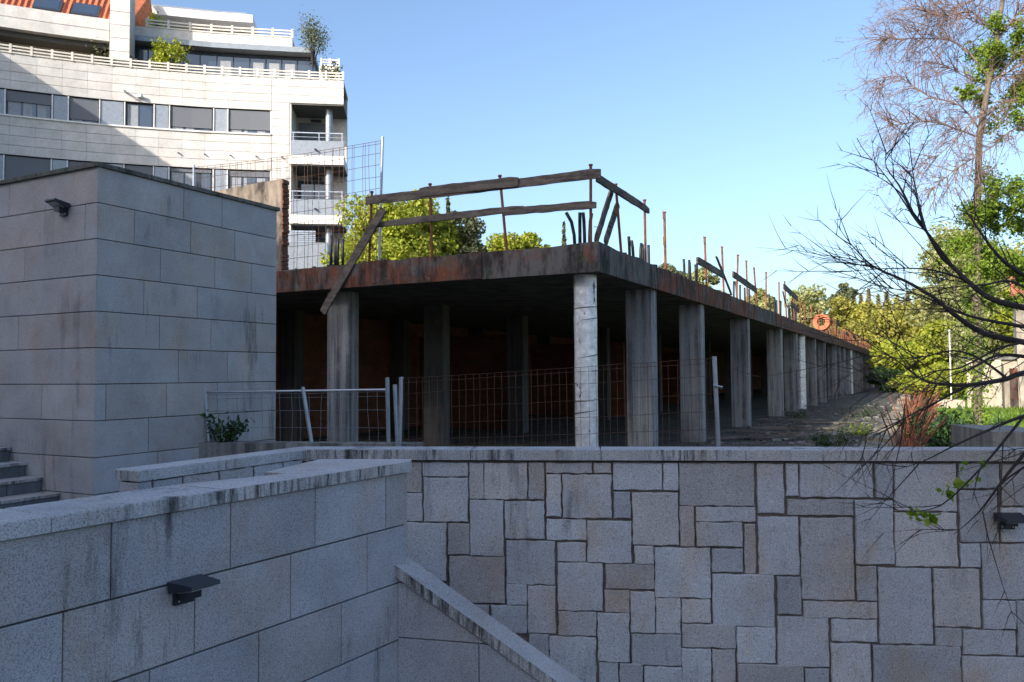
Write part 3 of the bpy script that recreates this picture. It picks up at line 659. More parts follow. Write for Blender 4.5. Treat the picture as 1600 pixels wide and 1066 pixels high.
f1 = thing('site_fence', (PA+PB)/2+V((0,0,.7)), 'low galvanised wire fence panel with top tube beside the granite block', 'fence')
fpole(f1, 320, 605, 326, 690, r=.024); fpole(f1, 605, 590, 607, 699, r=.024); fpole(f1, 473, 605, 487, 694, r=.024)
fpole(f1, 324, 613, 604, 609, r=.014)
a = hit(PA-PN*.1, PB-PN*.1, 326, 616); b = hit(PA-PN*.1, PB-PN*.1, 605, 611)
mesh_panel('wire_mesh', M['wire'], f1, a*V((1,1,0)) if False else V((a.x,a.y,0)), V((b.x,b.y,0)), .68, a.z-.01, .66, b.z-.01, .115, .19, .0026, .2, 1)
f2 = thing('site_fence', V((.7, 9.2, 0)), 'rusty wire mesh fence panel standing before the ruin columns', 'fence')
FP0 = V((-1.28, 9.32, 0)); FP1 = V((2.33, 9.12, 0))
def fp(px, py): return hit(FP0, FP1, px, py)
for (x0, y0, x1, y1) in ((627,589,624,712), (617,601,622,712), (1116,557,1123,712)):
    t = fp(x0, y0); b = fp(x1, y1); MB().tube([b+(b-t)*.9, t], .026, 8).build('pole', M['galv'], f2)
cl = fp(1120, 602); MB().tube([cl+V((-.05,-.04,0)), cl+V((.05,-.04,-.02)), cl+V((.06,.03,-.04))], .012, 5).build('clamp', M['galv'], f2)
zA = fp(628, 592).z; zB = fp(1114, 560).z
a = fp(628, 592); b = fp(1114, 560)
mesh_panel('wire_mesh', M['rwire'], f2, V((a.x,a.y,0)), V((b.x,b.y,0)), .05, zA, .05, zB, .082, .185, .0027, .1, 2, .05)
f3 = thing('site_fence', R(.5, 5, SZ1), 'tall bent wire mesh fence on the slab behind the front rail', 'fence')
ua = .55
def f3p(px, py): return hit(R(ua, 0), R(ua, 1), px, py)
t = f3p(598, 214); b = f3p(592, 408); b.z = SZ1-.02; MB().tube([b, t], .024, 8).build('pole', M['galv'], f3)
t2 = f3p(303, 258); b2 = V((t2.x, t2.y, SZ1)); MB().tube([b2, t2], .022, 8).build('pole', M['galv'], f3)
mesh_panel('wire_mesh', M['rwire'], f3, V((t2.x,t2.y,0)), V((t.x,t.y,0)), SZ1+.1, t2.z-.05, SZ1+.1, t.z-.06, .125, .22, .0045, .35, 3, -.12)
# ------------------------------------------------------------------ platform debris, weeds, rusty bars on its far edge
rd = random.Random(21)
def rnd_box(mb, p, L, wd, h, yaw, tilt=0, lump=False):
    if lump:
        q = [(x*L*.5*rd.uniform(.5, 1.1), y*wd*.5*rd.uniform(.5, 1.1), z_) for z_ in (0, h) for (x, y) in ((-1,-1),(1,-1),(1,1),(-1,1))]
        cy, sy = math.cos(yaw), math.sin(yaw); mb.hexa([V(p)+V((x*cy-y*sy, x*sy+y*cy, z_*rd.uniform(.5, 1.2))) for (x, y, z_) in q]); return
    a = V((math.cos(yaw), math.sin(yaw), tilt))*L; b = V((-math.sin(yaw), math.cos(yaw), 0))*wd; mb.obox(V(p)-a/2-b/2, a, b, (0, 0, h))
mb = MB()
for i in range(230):
    u = abs(rd.gauss(0, 1))*14+.5; v = -rd.random()**.7*3.2+.1
    rnd_box(mb, R(u, v, .002), rd.uniform(.04, .22), rd.uniform(.04, .16), rd.uniform(.01, .06), rd.uniform(0, 3.14), 0, True)
tag(mb.build('rubble', M['conc']), 'broken concrete rubble scattered on the platform beside the columns', 'rubble', kind='stuff')
bu = sorted(rd.uniform(2.5, 14) for _ in range(8))
for i in range(8):
    u = bu[i]; v = rd.uniform(-2.6, -.4); mb = MB(); rnd_box(mb, R(u, v, rd.uniform(.02,.12)), rd.uniform(.9, 2.4), .14, .03, rd.uniform(-.5, .5), rd.uniform(-.03, .03))
    tag(mb.build('loose_board', M['wood']), f'weathered loose board on the platform, {ORD[i]} counted from the wall coping', 'board', 'loose boards on the platform')
def leaves_np(pts, nrm_bias, size, seed, aspect=.6):
    """one small bent leaf quad per point"""
    g = np.random.default_rng(seed); n = len(pts); d = g.normal(size=(n, 3)); d /= np.linalg.norm(d, axis=1)[:, None]
    if nrm_bias is not None: d = d+nrm_bias; d /= np.linalg.norm(d, axis=1)[:, None]
    e = g.normal(size=(n, 3)); a = np.cross(d, e); a /= np.linalg.norm(a, axis=1)[:, None]; b = np.cross(d, a)
    s = size*g.uniform(.6, 1.35, size=(n, 1)); a = a*s; b = b*s*aspect
    vs = np.stack([pts-a, pts+b*.9+d*s*.12, pts+a, pts-b*.9+d*s*.12], axis=1).reshape(-1, 3)
    fs = np.arange(4*n).reshape(n, 4); return vs, fs
def litter_patch(n, urange, vrange, seed):
    g = np.random.default_rng(seed); p = np.array([tuple(R(g.uniform(*urange), g.uniform(*vrange), .015+.02*g.random())) for _ in range(n)])
    return leaves_np(p, np.array([0, 0, 1.5]), .028, seed)
vs, fs = litter_patch(3500, (1, 26), (-3.2, .2), 3); tag(link('leaf_litter', vs, fs, M['litter']), 'brown fallen leaves covering the platform', 'leaf litter', kind='stuff')
def weed(name, c, r, h, n, mat, label, seed, cat='plant', leaf=.032, group=None):
    g = np.random.default_rng(seed); c = np.array(tuple(c))
    t = thing(name, c, label, cat, group)
    stems = MB(); pts = []
    for k in range(max(5, int(n/45))):
        a = g.uniform(0, 6.28); rr_ = r*math.sqrt(g.random()); top = c+np.array([math.cos(a)*rr_*1.15, math.sin(a)*rr_*1.15, h*g.uniform(.45, 1)])
        base = c+np.array([math.cos(a)*rr_*.35, math.sin(a)*rr_*.35, 0]); stems.tube([base, (base*.45+top*.55)+np.array([0,0,.06*h]), top], [.008*(1+h), .005, .002], 4, False)
        for j in range(45):
            q = g.uniform(.2, 1); pts.append(base+(top-base)*q+g.normal(size=3)*r*.16)
    stems.build('stem', M['bark'], t); P_ = np.array(pts); P_[:, 2] = np.maximum(P_[:, 2], c[2]+.01)
    v_, f_ = leaves_np(P_, np.array([0, -.2, .5]), leaf, seed); tag(link('foliage', v_, f_, M[mat], t), kind='stuff'); return t
weed('weed_clump', at_z(1300, 700, .0), .35, .38, 420, 'leaf_dark', 'dark green weed clump just behind the coping on the platform', 1)
weed('weed_clump', at_z(1345, 680, 0), .6, .14, 400, 'leaf_green', 'low mossy weeds near the lit end of the platform', 2)
weed('weed_clump', at_z(1352, 652, 0), .8, .25, 350, 'leaf_dark', 'sparse dry weeds in the middle of the platform', 3)
weed('weed_clump', at_z(1240, 655, 0), .5, .2, 300, 'leaf_dark', 'small weeds at the foot of the foil-wrapped column', 4)
weed('bramble', hit(PA-PN*.14, PB-PN*.14, 345, 690), .28, .36, 330, 'leaf_dark', 'bramble growing over the low concrete wall by the fence', 5, leaf=.035)
weed('bush', at_z(1478, 702, 0.0), .6, .7, 1500, 'leaf_dark', 'dark bush on the lawn right of the rusty bars', 6, 'bush', .06)
# ragged sunlit platform edge and the rusty starter bars along it
pe = thing('platform_edge_wall', R(8, -4.2), 'crumbling pale concrete kerb along the right edge of the platform', 'kerb')
u = 1.5
while u < 34:
    L = rd.uniform(.7, 1.6); hh = rd.uniform(.12, .42); a = MB()
    a.hexa([R(u,-3.22,-.05), R(u,-3.72-rd.uniform(0,.1),-.05), R(u+L-.02,-3.72,-.05), R(u+L-.02,-3.22,-.05), R(u+.03,-3.25,hh), R(u+.04,-3.64,hh*rd.uniform(.7,1)), R(u+L-.06,-3.64,hh*rd.uniform(.7,1.1)), R(u+L-.05,-3.26,hh*rd.uniform(.8,1.1))])
    a.build('block', M['conc_kerb'], pe); u += L
rbp = thing('rusty_bar_bundle', R(4.5, -3.9, -.05), 'dense bundle of rusty reinforcing bars leaning along the platform edge', 'steel bars')
for i in range(110):
    u = 3.0+abs(rd.gauss(0, 1))*9; b = R(u, -3.88+rd.uniform(-.16, .12), -.05); lean = -VX*rd.uniform(-.3, .7)+UX*rd.uniform(-.8, .8); L = rd.uniform(.45, 1.15)
    MB().tube([b, b+lean*.4+V((0,0,L*.55)), b+lean+V((0,0,L))], .011, 5).build('bar', M['rust'], rbp)
g = np.random.default_rng(31); n_ = 26000; uu = 2+g.random(n_)**1.6*40; vv = -4.7-g.random(n_)*16
bs = np.array([C0.x+UX.x*uu+VX.x*vv, C0.y+UX.y*uu+VX.y*vv, np.full(n_, .01)]).T; a_ = g.uniform(0, 6.28, n_); hgt = g.uniform(.05, .16, n_); wd_ = .012+.0006*uu
dx = np.stack([np.cos(a_)*wd_, np.sin(a_)*wd_, np.zeros(n_)], 1); tip = bs+np.stack([g.normal(size=n_)*.04, g.normal(size=n_)*.04, hgt], 1)
tag(link('grass', np.stack([bs-dx, bs+dx, tip], 1).reshape(-1, 3), np.arange(3*n_).reshape(n_, 3), M['leaf_green']), 'short bright grass on the lawn behind the wall', 'grass', kind='stuff')
# dark block and junk at right edge behind the wall
db = thing('concrete_bin', at_z(1580, 705, .3), 'grey concrete enclosure with planks behind the wall at right edge', 'enclosure')
q0 = at_y(1551, 672, 11.0); q1 = at_y(1660, 672, 10.6); dd = (q1-q0); dd.z = 0
MB().prism([V((q0.x,q0.y,-.05)), V((q1.x,q1.y,-.05)), V((q1.x+.3,q1.y+1.6,-.05)), V((q0.x+.3,q0.y+1.6,-.05))], (0,0,.72)).build('wall', M['conc'], db)
for k in range(3): MB().obox(V((q0.x+.15, q0.y-.04, .12+k*.2)), dd*.8, (0,.035,0), (0,0,.09)).build('plank', M['wood'], db)
# ------------------------------------------------------------------ sunlit house behind the bare branches
hs = thing('house', at_y(1600, 640, 33), 'small sunlit beige house behind the bare branches at right', 'house')
h0 = at_y(1512, 640, 33); h1 = at_y(1760, 640, 30.3); hd_ = h1-h0; hd_.z = 0; hL = hd_.length; hd_.normalize(); hn = V((hd_.y, -hd_.x, 0))
H0 = V((h0.x, h0.y, 0))
def hb(a0, a1, z0, z1, f, bk): return MB().obox(H0+hd_*a0+hn*f+V((0,0,z0)), hd_*(a1-a0), -hn*(f+bk), V((0,0,z1-z0)))
hb(0, hL*.34, -.1, 1.95, 0, 3).build('annexe_wall', M['render_w'], hs); hb(-.12, hL*.34, 1.95, 2.08, .15, 3.1).build('annexe_roof', M['conc'], hs)
hb(hL*.34+.01, hL, -.1, 4.3, .25, 6).build('wall', M['render_w'], hs)
for a_ in (.1, 1.0): hb(a_, a_+.22, -.1, 1.94, .5, -.28).build('pillar', M['render_w'], hs)
dr = hb(1.5, 2.1, 0, 1.6, .03, 0).build('door', M['rust_board'], hs); hb(2.0, 2.05, .8, .9, .07, -.03).build('handle', M['galv'], dr)
wn = hb(hL*.5, hL*.5+1.0, 1.0, 2.1, .28, -.25).build('window', M['white'], hs); hb(hL*.5+.08, hL*.5+.92, 1.08, 2.02, .3, -.27).build('pane', M['glass'], wn)
MB().prism([H0+hd_*hL*.32+hn*.5+V((0,0,4.3)), H0+hd_*hL*.32-hn*6.4+V((0,0,4.3)), H0+hd_*hL*.32-hn*3+V((0,0,5.6))], hd_*(hL*.7)).build('roof', M['roof'], hs)
lw_ = MB(); a = at_y(1466, 640, 33); b = at_y(1508, 640, 32); a.z = b.z = -.1; lw_.prism([a, b, b+V((0,.3,0)), a+V((0,.3,0))], (0,0,.45)); tag(lw_.build('garden_wall', M['render_w']), 'low pale garden wall at the edge of the lawn', 'wall')
pl_ = MB(); a = at_y(1487, 640, 34); a.z = 0; pl_.tube([a, a+V((0,0,3.2))], .03, 8); pl_.tube([a+V((0,0,3.2)), a+V((0,0,3.26))], .05, 8); tag(pl_.build('white_pole', M['white']), 'thin white pole standing at the garden wall', 'pole')
# ================================================================== APARTMENT BUILDING
FPTS = []
for (x, y) in ((-160, 56), (-80, 69.5), (0, 80.8), (78.8, 91.4), (157.6, 100.9), (236, 108.4), (315, 115), (394, 119.4), (473, 123), (537, 125.3)):
    p = at_z(x, y, 1.5+14.29); FPTS.append(V((p.x, p.y, 0)))
SARC = [0]
for a, b in zip(FPTS[:-1], FPTS[1:]): SARC.append(SARC[-1]+(b-a).length)
def fpt(s, off=0):
    i = 0
    while i < len(SARC)-2 and s > SARC[i+1]: i += 1
    a, b = FPTS[i], FPTS[i+1]; t = (s-SARC[i])/(SARC[i+1]-SARC[i]); d0 = (b-a).normalized()
    # smooth normal
    def nr(k):
        k = max(0, min(len(FPTS)-1, k)); e = FPTS[min(k+1, len(FPTS)-1)]-FPTS[max(k-1, 0)]; return V((e.y, -e.x, 0)).normalized()
    tt = max(0, min(1, t)); n = (nr(i)*(1-tt)+nr(i+1)*tt).normalized()
    return a+(b-a)*t+n*off
def sx(px, off=0, py=150):
    lo, hi = -8, SARC[-1]+8
    d = ray(px, py); r_ = d.x/d.y
    for _ in range(50):
        m_ = (lo+hi)/2; p = fpt(m_, off)
        if p.x/p.y < r_: lo = m_
        else: hi = m_
    return (lo+hi)/2
def fbox(s0, s1, z0, z1, f, bk, step=1.3):
    n = max(1, int(math.ceil((s1-s0)/step))); m_ = MB(); vs = []
    for i in range(n+1):
        s = s0+(s1-s0)*i/n; a = fpt(s, f); b = fpt(s, bk)
        vs += [a+V((0,0,z0)), a+V((0,0,z1)), b+V((0,0,z1)), b+V((0,0,z0))]
    fs = [(0,1,2,3), (4*n+3,4*n+2,4*n+1,4*n)]
    for i in range(n):
        for k in range(4): fs.append((4*i+k, 4*(i+1)+k, 4*(i+1)+(k+1)%4, 4*i+(k+1)%4)[::-1])
    return m_.add(vs, fs)
ap = thing('apartment_building', fpt(12, -5), 'curved pale stone apartment building with grey shutters, corner balconies and stepped terraces', 'building')
SR = SARC[-1]; SL = 0.0
sP = sx(424); sB = sx(452)
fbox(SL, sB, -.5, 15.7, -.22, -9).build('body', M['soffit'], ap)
fbox(sB, SR-.02, -.5, 15.7, -2.0, -2.4).build('balcony_wall', M['clad'], ap)
fbox(sB, SR-1.6, -.5, 15.7, -2.39, -9).build('body', M['clad'], ap)
fbox(SL, SR, 15.55, 15.76, -.06, -2.4).build('roof_slab', M['render_w'], ap)
fbox(SL, SR-1.6, 15.55, 15.75, -2.39, -9).build('roof_slab', M['render_w'], ap)
courses = []
def clad(s0, s1, zs):
    n = max(1, round((s1-s0)/.98))
    for zt, zb in zip(zs[:-1], zs[1:]):
        for i in range(n):
            a = s0+(s1-s0)*i/n+.004; b = s0+(s1-s0)*(i+1)/n-.004
            fbox(a, b, zb+.017, zt, 0, -.05, 2).build('cladding_panel', M['clad'], ap)
z_1 = [15.76, 15.37, 14.97, 14.58, 14.18]; z_2 = [12.98, 12.56, 12.13, 11.70, 11.27]; z_3 = [10.10, 9.68, 9.26, 8.84, 8.4, 7.96]
for zs in (z_1, z_2, z_3):
    clad(SL, sP, zs); fbox(SL, sP, zs[-1], zs[0]-.003, -.048, -.23).build('backing', M['joint'], ap)
zp = [15.76, 15.37, 14.97, 14.58, 14.18, 13.79, 13.39, 12.98, 12.56, 12.13, 11.70, 11.27, 10.88, 10.49, 10.10, 9.68, 9.26, 8.84, 8.4, 7.96, 7.5, 7.0]
clad(sP+.01, sB, zp); fbox(sP, sB, 6.5, 15.7, -.048, -.3).build('backing', M['joint'], ap)
clad(sB, SR, z_1[:4]); fbox(sB, SR-.01, 14.58, 15.7, -.048, -.25).build('backing', M['joint'], ap)
# strip windows
wx = [(-62, -12, 'p'), (-8, 7, 'p'), (9, 81, .42), (83, 106, 'p'), (108, 154, .88), (157, 193, 'p'), (196, 239, .06), (242, 263, 'p'), (266, 331, .86), (335, 355, 'p'), (357, 422, .84)]
cov2 = {9: 1.0, 108: .9, 196: .75, 266: .15, 357: .25}
for row, (zt, zb) in enumerate(((14.16, 13.04), (11.25, 10.14))):
    fbox(SL, sP, zb-.07, zb, .06, -.23).build('sill', M['white'], ap)
    fbox(SL, sP, zb, zt+.02, -.215, -.24).build('window_band', M['frame'], ap)
    for (x0, x1, kd) in wx:
        s0, s1 = sx(x0), sx(x1)
        for s in (s0-.055,): fbox(s, s+.05, zb, zt, -.01, -.21).build('mullion', M['white'], ap)
        if kd == 'p':
            fbox(s0+.01, s1-.01, zb+.01, zt-.01, -.06, -.2).build('infill_panel', M['greypanel'], ap)
        else:
            c = kd if row == 0 else cov2[x0]
            wo_ = fbox(s0, s1, zb+.005, zt-.005, -.16, -.212).build('window', M['frame'], ap)
            k_ = 2 if (s1-s0) < 1.7 else 3
            for i in range(k_):
                a = s0+.05+(s1-s0-.1)*i/k_+.02; b = s0+.05+(s1-s0-.1)*(i+1)/k_-.02
                fbox(a, b, zb+.06, zt-.06, -.15, -.17).build('pane', M['glass'], wo_)
                if (i+row) % 2 == 0 or k_ == 3: fbox(a+.03, b-(b-a)*(.3 if i else .1), zb+.07, zt-.08, -.1485, -.1495).build('curtain', M['curtain'], wo_)
            zc_ = zt-.01-(zt-zb-.02)*c
            if c > .1: fbox(s0+.01, s1-.01, zc_, zt-.01, -.09, -.12).build('shutter', M['shutter'], wo_)
    s = sx(422.5); fbox(s, s+.05, zb, zt, -.01, -.21).build('mullion', M['white'], ap)
# corner balconies
def balcony(zf, ztop_, zpar0, zpar1, shut):
    b = fbox(sB+.02, SR+.03, zpar0-.45, zpar0-.02, .06, -2.1).build('balcony', M['white'], ap)      # slab band
    fbox(sB+.12, SR, zpar0, zpar1, .02, -.08).build('parapet', M['greypanel'], b)
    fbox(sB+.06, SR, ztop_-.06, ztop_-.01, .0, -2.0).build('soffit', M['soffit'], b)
    fbox(sB+.12, SR-.02, zpar1+.36, zpar1+.41, -.01, -.06).build('rail', M['galv'], b)
    fbox(sB+.12, SR-.02, zpar1+.17, zpar1+.19, -.02, -.05).build('rail', M['galv'], b)
    for f_ in (.02, .52, .97): s = sB+.12+(SR-sB-.14)*f_; fbox(s, s+.04, zpar1, zpar1+.36, -.01, -.05).build('rail_post', M['galv'], b)
    sc_ = SR-.75; c_ = fpt(sc_, -.6); MB().tube([c_+V((0,0,zpar0)), c_+V((0,0,ztop_-.05))], .17, 16, False).build('round_post', M['greypanel'], b, True)
    s0 = sB+.2; s1 = s0+1.55; w_ = fbox(s0, s1, zpar0+.1, ztop_-.35, -1.93, -1.99).build('balcony_door', M['frame'], b)
    for i in range(2): fbox(s0+.06+i*.74, s0+.74+i*.74, zpar0+.15, ztop_-.45, -1.92, -1.95).build('pane', M['glass'], w_)
    if shut: fbox(s0+.02, s1-.02, zpar0+.3, ztop_-.37, -1.87, -1.9).build('shutter', M['shutter'], w_)
    fbox(sB+.8, sB+1.3, ztop_-.28, ztop_-.2, -1.8, -1.99).build('wall_light', M['frame'], b)
    e = sB+1.25; MB().tube([fpt(e, .02)+V((0,0,zpar0+.28)), fpt(e, .2)+V((0,0,zpar0+.24))], .05, 8).build('spout', M['frame'], b)
balcony(0, 14.57, 12.07, 12.78, True); balcony(0, 11.62, 9.2, 9.94, False); balcony(0, 8.75, 6.3, 7.0, True)
fbox(sB+.02, sB+.1, 6.4, 14.57, .0, -2.0).build('side_wall', M['clad'], ap)
# lower projecting volume with slat screen
fbox(sx(436), SR-.55, 2.0, 7.55, 1.9, 0.1).build('annexe', M['greypanel'], ap)
for k in range(6): fbox(sx(436), SR-1.1, 7.58+k*.09, 7.645+k*.09, 1.85, 1.8).build('slat', M['galv'], ap)
# top rail of the facade terrace and its slats
def terrace_rail(s0, s1, z0, off, n_, par, h=.42):
    for k in range(3):
        fbox(s0, s1, z0+.02+k*h*.34, z0+.02+k*h*.34+h*.15, off, off-.05).build('rail_slat', M['cream'], par)
    for i in range(n_+1):
        s = s0+(s1-s0)*i/n_; fbox(s-.05, s+.05, z0, z0+h, off+.012, off-.07).build('rail_post', M['cream'], par)
terrace_rail(SL, SR-.03, 15.77, .04, 23, ap)
# recessed top storeys
g0, g1 = sx(203, -2.2), sx(489, -2.2)
ga = fbox(g0, g1, 15.77, 17.7, -2.2, -7.5).build('glazed_gallery', M['frame'], ap)
ng = 11
for i in range(ng):
    a = g0+(g1-g0)*i/ng; b = g0+(g1-g0)*(i+1)/ng
    fbox(a+.03, b-.03, 15.8, 17.62, -2.18, -2.21).build('pane', M['glass'], ga)
    if i in (5, 7, 8, 9): fbox(a+.15, b-.12, 15.8, 17.3, -2.172, -2.178).build('curtain', M['curtain'], ga)
fbox(g0-.1, g1+.1, 17.72, 17.98, -1.6, -7.8).build('eave', M['greypanel'], ap)
p0, p1 = sx(203, -1.75, 60), sx(457, -1.75, 60)
fbox(p0, p1, 18.0, 18.45, -1.7, -7.6).build('parapet', M['clad'], ap)
terrace_rail(sx(229, -1.7, 60), p1, 18.45, -1.68, 7, ap, .46)
u0, u1 = sx(214, -4.6, 30), sx(398, -4.6, 30)
fbox(u0, u1-.5, 18.4, 20.08, -5.2, -8).build('penthouse_wall', M['render_w'], ap)
fbox(u0-.1, u1, 20.08, 20.5, -3.9, -8.6).build('roof_slab', M['white'], ap)
fbox(u0+.2, u1-.3, 20.5, 20.72, -4.2, -8.4).build('roof_trim', M['greypanel'], ap)
fbox(sx(203, -3), sx(225, -4.5), 18.4, 19.0, -3.8, -5).build('side_wall', M['clad'], ap)
# stepped parapet at the right end
fbox(g1+.4, SR-.3, 15.77, 16.9, -1.2, -5).build('end_parapet', M['clad'], ap); terrace_rail(g1+.5, SR-.35, 16.9, -1.18, 2, ap, .4)
# left: upper terrace band, soffit, wall behind, pier
l1 = sx(171, -.2, 50)
for zt, zb in ((18.0, 17.48), (17.455, 16.97)): fbox(SL, l1, zb, zt, -.15, -3).build('terrace_band', M['clad'], ap)
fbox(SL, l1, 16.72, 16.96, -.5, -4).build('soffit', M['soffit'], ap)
fbox(SL, l1+1, 15.77, 16.72, -1.3, -4).build('terrace_wall', M['render_w'], ap)
c0, c1 = sx(171, .05, 50), sx(202, .05, 50)
for k in range(9): fbox(c0, c1, 15.9+k*.62, 15.9+(k+1)*.62-.02, -.05, -1.6).build('pier_block', M['clad'], ap)
fbox(c0+.02, c1-.02, 15.8, 21.4, -.08, -1.55).build('pier_core', M['joint'], ap)
# tiled roof slope at left with skylights
def roofpt(s, t): p = fpt(s, -1.0-3.6*t); return p+V((0,0,18.04+3.2*t))
rf = MB(); n = 20
for i in range(n):
    a = SL+(c0+.6-SL)*i/n; b = SL+(c0+.6-SL)*(i+1)/n
    rf.add([roofpt(a,0), roofpt(b,0), roofpt(b,1), roofpt(a,1)], [(0,1,2,3)])
rfo = rf.build('tiled_roof', M['roof'], ap)
i = 0; s = SL
tl = MB()
while s < c0+.55:
    tl.tube([roofpt(s, 0)+V((0,0,.03)), roofpt(s, 1)+V((0,0,.03))], .075, 6); s += .24
tag(tl.build('roof_tiles', M['roof'], rfo), kind='stuff')
rf2 = MB(); rf2.add([fpt(c1-.3,-1.7)+V((0,0,18.46)), fpt(c1+.75,-2.6)+V((0,0,18.46)), fpt(c1+.35,-3.6)+V((0,0,20.9)), fpt(c1-.3,-3.4)+V((0,0,20.9))], [(0,1,2,3)]); rf2.build('tiled_roof', M['roof'], ap)
for px in (74, 134):
    s = sx(px, -1.6, 15)
    q = [roofpt(s-.55, .12), roofpt(s+.55, .12), roofpt(s+.55, .42), roofpt(s-.55, .42)]; up_ = V((0, -.04, .1))
    sk = MB().hexa([p+up_*.3 for p in q]+[p+up_*1.6 for p in q]).build('skylight', M['frame'], rfo)
    c = sum(q, V())/4; MB().add([c+(p-c)*.82+up_*1.65 for p in q], [(0,1,2,3)]).build('pane', M['galv'], sk) if False else MB().hexa([c+(p-c)*.82+up_*1.5 for p in q]+[c+(p-c)*.82+up_*1.7 for p in q]).build('pane_'.strip('_'), M['glass'], rfo)
# wing at left that shades the facade (outside the picture)
wl = [V((-25.9, 34.5, -.5)), V((-25.2, 22, -.5)), V((-38, 22, -.5)), V((-38, 36, -.5))]
MB().prism(wl, (0,0,18.6)).build('wing', M['clad'], ap)
# small fittings on the facade
for (px, py) in ((196, 143),): 
    s = sx(px); c = fpt(s, 0)+V((0,0,14.62)); MB().tube([c, fpt(s, .55)+V((0,0,14.55))], .05, 8).build('camera', M['white'], ap)
s = sx(219); c = fpt(s, .1)+V((0,0,14.45)); MB().tube([c+V((-.12,0,0)), c+V((.12,-.05,0))], .09, 8).build('wall_light', M['white'], ap)
for px in (280, 321, 361, 401, 441):
    s = sx(px); c = fpt(s, 0)+V((0,0,11.95)); MB().tube([c, fpt(s, .14)+V((0,0,11.9))], .03, 6).build('spout', M['frame'], ap)
# terrace plants
def shrub(name, c, r, h, n, mat, label, seed, leaf=.09):
    g = np.random.default_rng(seed); c = np.array(tuple(c)); t = thing(name, c, label, 'plant', 'plants on the terraces')
    s_ = MB(); pts = []
    for k in range(7):
        a = g.uniform(0, 6.28); q = c+np.array([math.cos(a)*r*.55, math.sin(a)*r*.55, h*g.uniform(.45, .85)]); s_.tube([c, c*.5+q*.5+np.array([0,0,.1]), q], [.035, .025, .012], 5, False)
        d = g.normal(size=(n//7, 3)); pts.append(q+d*np.array([r*.3, r*.3, h*.17]))
    s_.build('stem', M['bark'], t); v_, f_ = leaves_np(np.concatenate(pts), np.array([-.2,-.3,.4]), leaf, seed); tag(link('foliage', v_, f_, M[mat], t), kind='stuff')
def tp(px, off, z): s = sx(px, off, 80); return fpt(s, off)+V((0,0,z))
shrub('terrace_shrub', tp(266, -.6, 15.75), .72, 1.5, 1300, 'leaf_lime', 'bright lime green round shrub on the facade terrace', 1)
shrub('terrace_shrub', tp(165, -.7, 15.75), .6, 1.25, 450, 'leaf_olive', 'olive coloured shrub beside the stone pier', 2)
shrub('terrace_shrub', tp(195, -.6, 15.75), .4, .8, 300, 'leaf_olive', 'low spiky plant at the foot of the stone pier', 3)
shrub('terrace_shrub', tp(237, -2.4, 18.4), .4, .95, 300, 'leaf_lime', 'small green shrub on the upper terrace', 4)
shrub('terrace_tree', tp(489, -1.5, 16.9), .85, 2.2, 2200, 'leaf_olive', 'feathery grey olive tree on the right terrace end', 5, .05)
shrub('terrace_shrub', tp(520, -.6, 15.75), .55, .9, 220, 'leaf_olive', 'small wispy plant at the right facade corner', 6)
# ================================================================== UNSEEN BLOCK BEHIND THE CAMERA (added to shade the foreground, roof steps shape it)
SH = V((-SDIR.x, -SDIR.y, 0)).normalized(); SW = V((SH.y, -SH.x, 0)); TE = math.tan(SUN_EL)
sbk = thing('unseen_shading_block', SH*-20, 'plain unseen block behind the viewpoint, roofline stepped to shape its shade', 'building')
for (w0, w1, sref, zref) in ((-26, -11.2, 7.65, 4.15), (-11.2, -5.6, 9.6, 4.9), (-5.6, 14, 16.9, .15)):
    H = zref+TE*(sref+14)
    a = SH*-14; MB().prism([a+SW*(w0+.01)+V((0,0,-2)), a+SW*w1+V((0,0,-2)), a+SW*w1-SH*11+V((0,0,-2)), a+SW*(w0+.01)-SH*11+V((0,0,-2))], (0,0,H+2)).build('wall', M['render_w'], sbk)
    for i in range(5):
        for j in range(int((w1-w0)/2.6)):
            q = a+SW*(w0+.8+j*2.6)+SH*.01+V((0,0,.2+i*2.9))
            if q.z+1.4 < H-.5: MB().obox(q, SW*1.3, SH*.05, V((0,0,1.4))).build('window', M['glass'], sbk)
# ================================================================== TREES
def crown_pts(c, rad, n, lobes, seed, fill=.5, flat=1):
    g = np.random.default_rng(seed); c = np.array(tuple(c)); rad = np.array(rad)
    d = g.normal(size=(lobes, 3)); d /= np.linalg.norm(d, axis=1)[:, None]
    lobes_ = lobes; lc = c+d*rad*g.uniform(.25, 1.0, size=(lobes, 1))*1.05; lr = g.uniform(.14, .38, size=(lobes, 1))*rad.mean()
    k = g.integers(0, lobes, n); q = g.normal(size=(n, 3)); q /= np.linalg.norm(q, axis=1)[:, None]
    p = lc[k]+q*lr[k]*np.cbrt(g.uniform(.02, 1.7, size=(n, 1)))*np.array([1, 1, .8]); return p, q, lc
def tree(name, label, base, h, rad, mat, n, leaf, seed, lobes=26, trunk=.18, bark='bark_l', group=None, zc=None, cat='tree', drop=.7):
    base = V(base); t = thing(name, base, label, cat, group); c = base+V((0,0,h-rad[2] if zc is None else zc))
    p, q, lc = crown_pts(c, rad, n, lobes*2, seed); m_ = MB(); top = c+V((0,0,rad[2]*.3))
    m_.tube([base-V((0,0,.1)), base*.5+c*.5+V((.1,0,0)), c, top], [trunk, trunk*.75, trunk*.5, trunk*.2], 8, False)
    m_.build('trunk', M[bark], t); b_ = MB()
    for l in lc[:14]:
        l = V(l); s_ = base+(c-base)*random.Random(seed+int(abs(l.x)*10)).uniform(.55, 1); b_.tube([s_, (s_+l)/2+V((0,0,-.1)), l], [trunk*.4, trunk*.25, trunk*.08], 5, False)
    b_.build('limb', M[bark], t)
    v_, f_ = leaves_np(p, q*.9, leaf, seed, .65); tag(link('crown', v_, f_, M[mat], t), kind='stuff'); return t
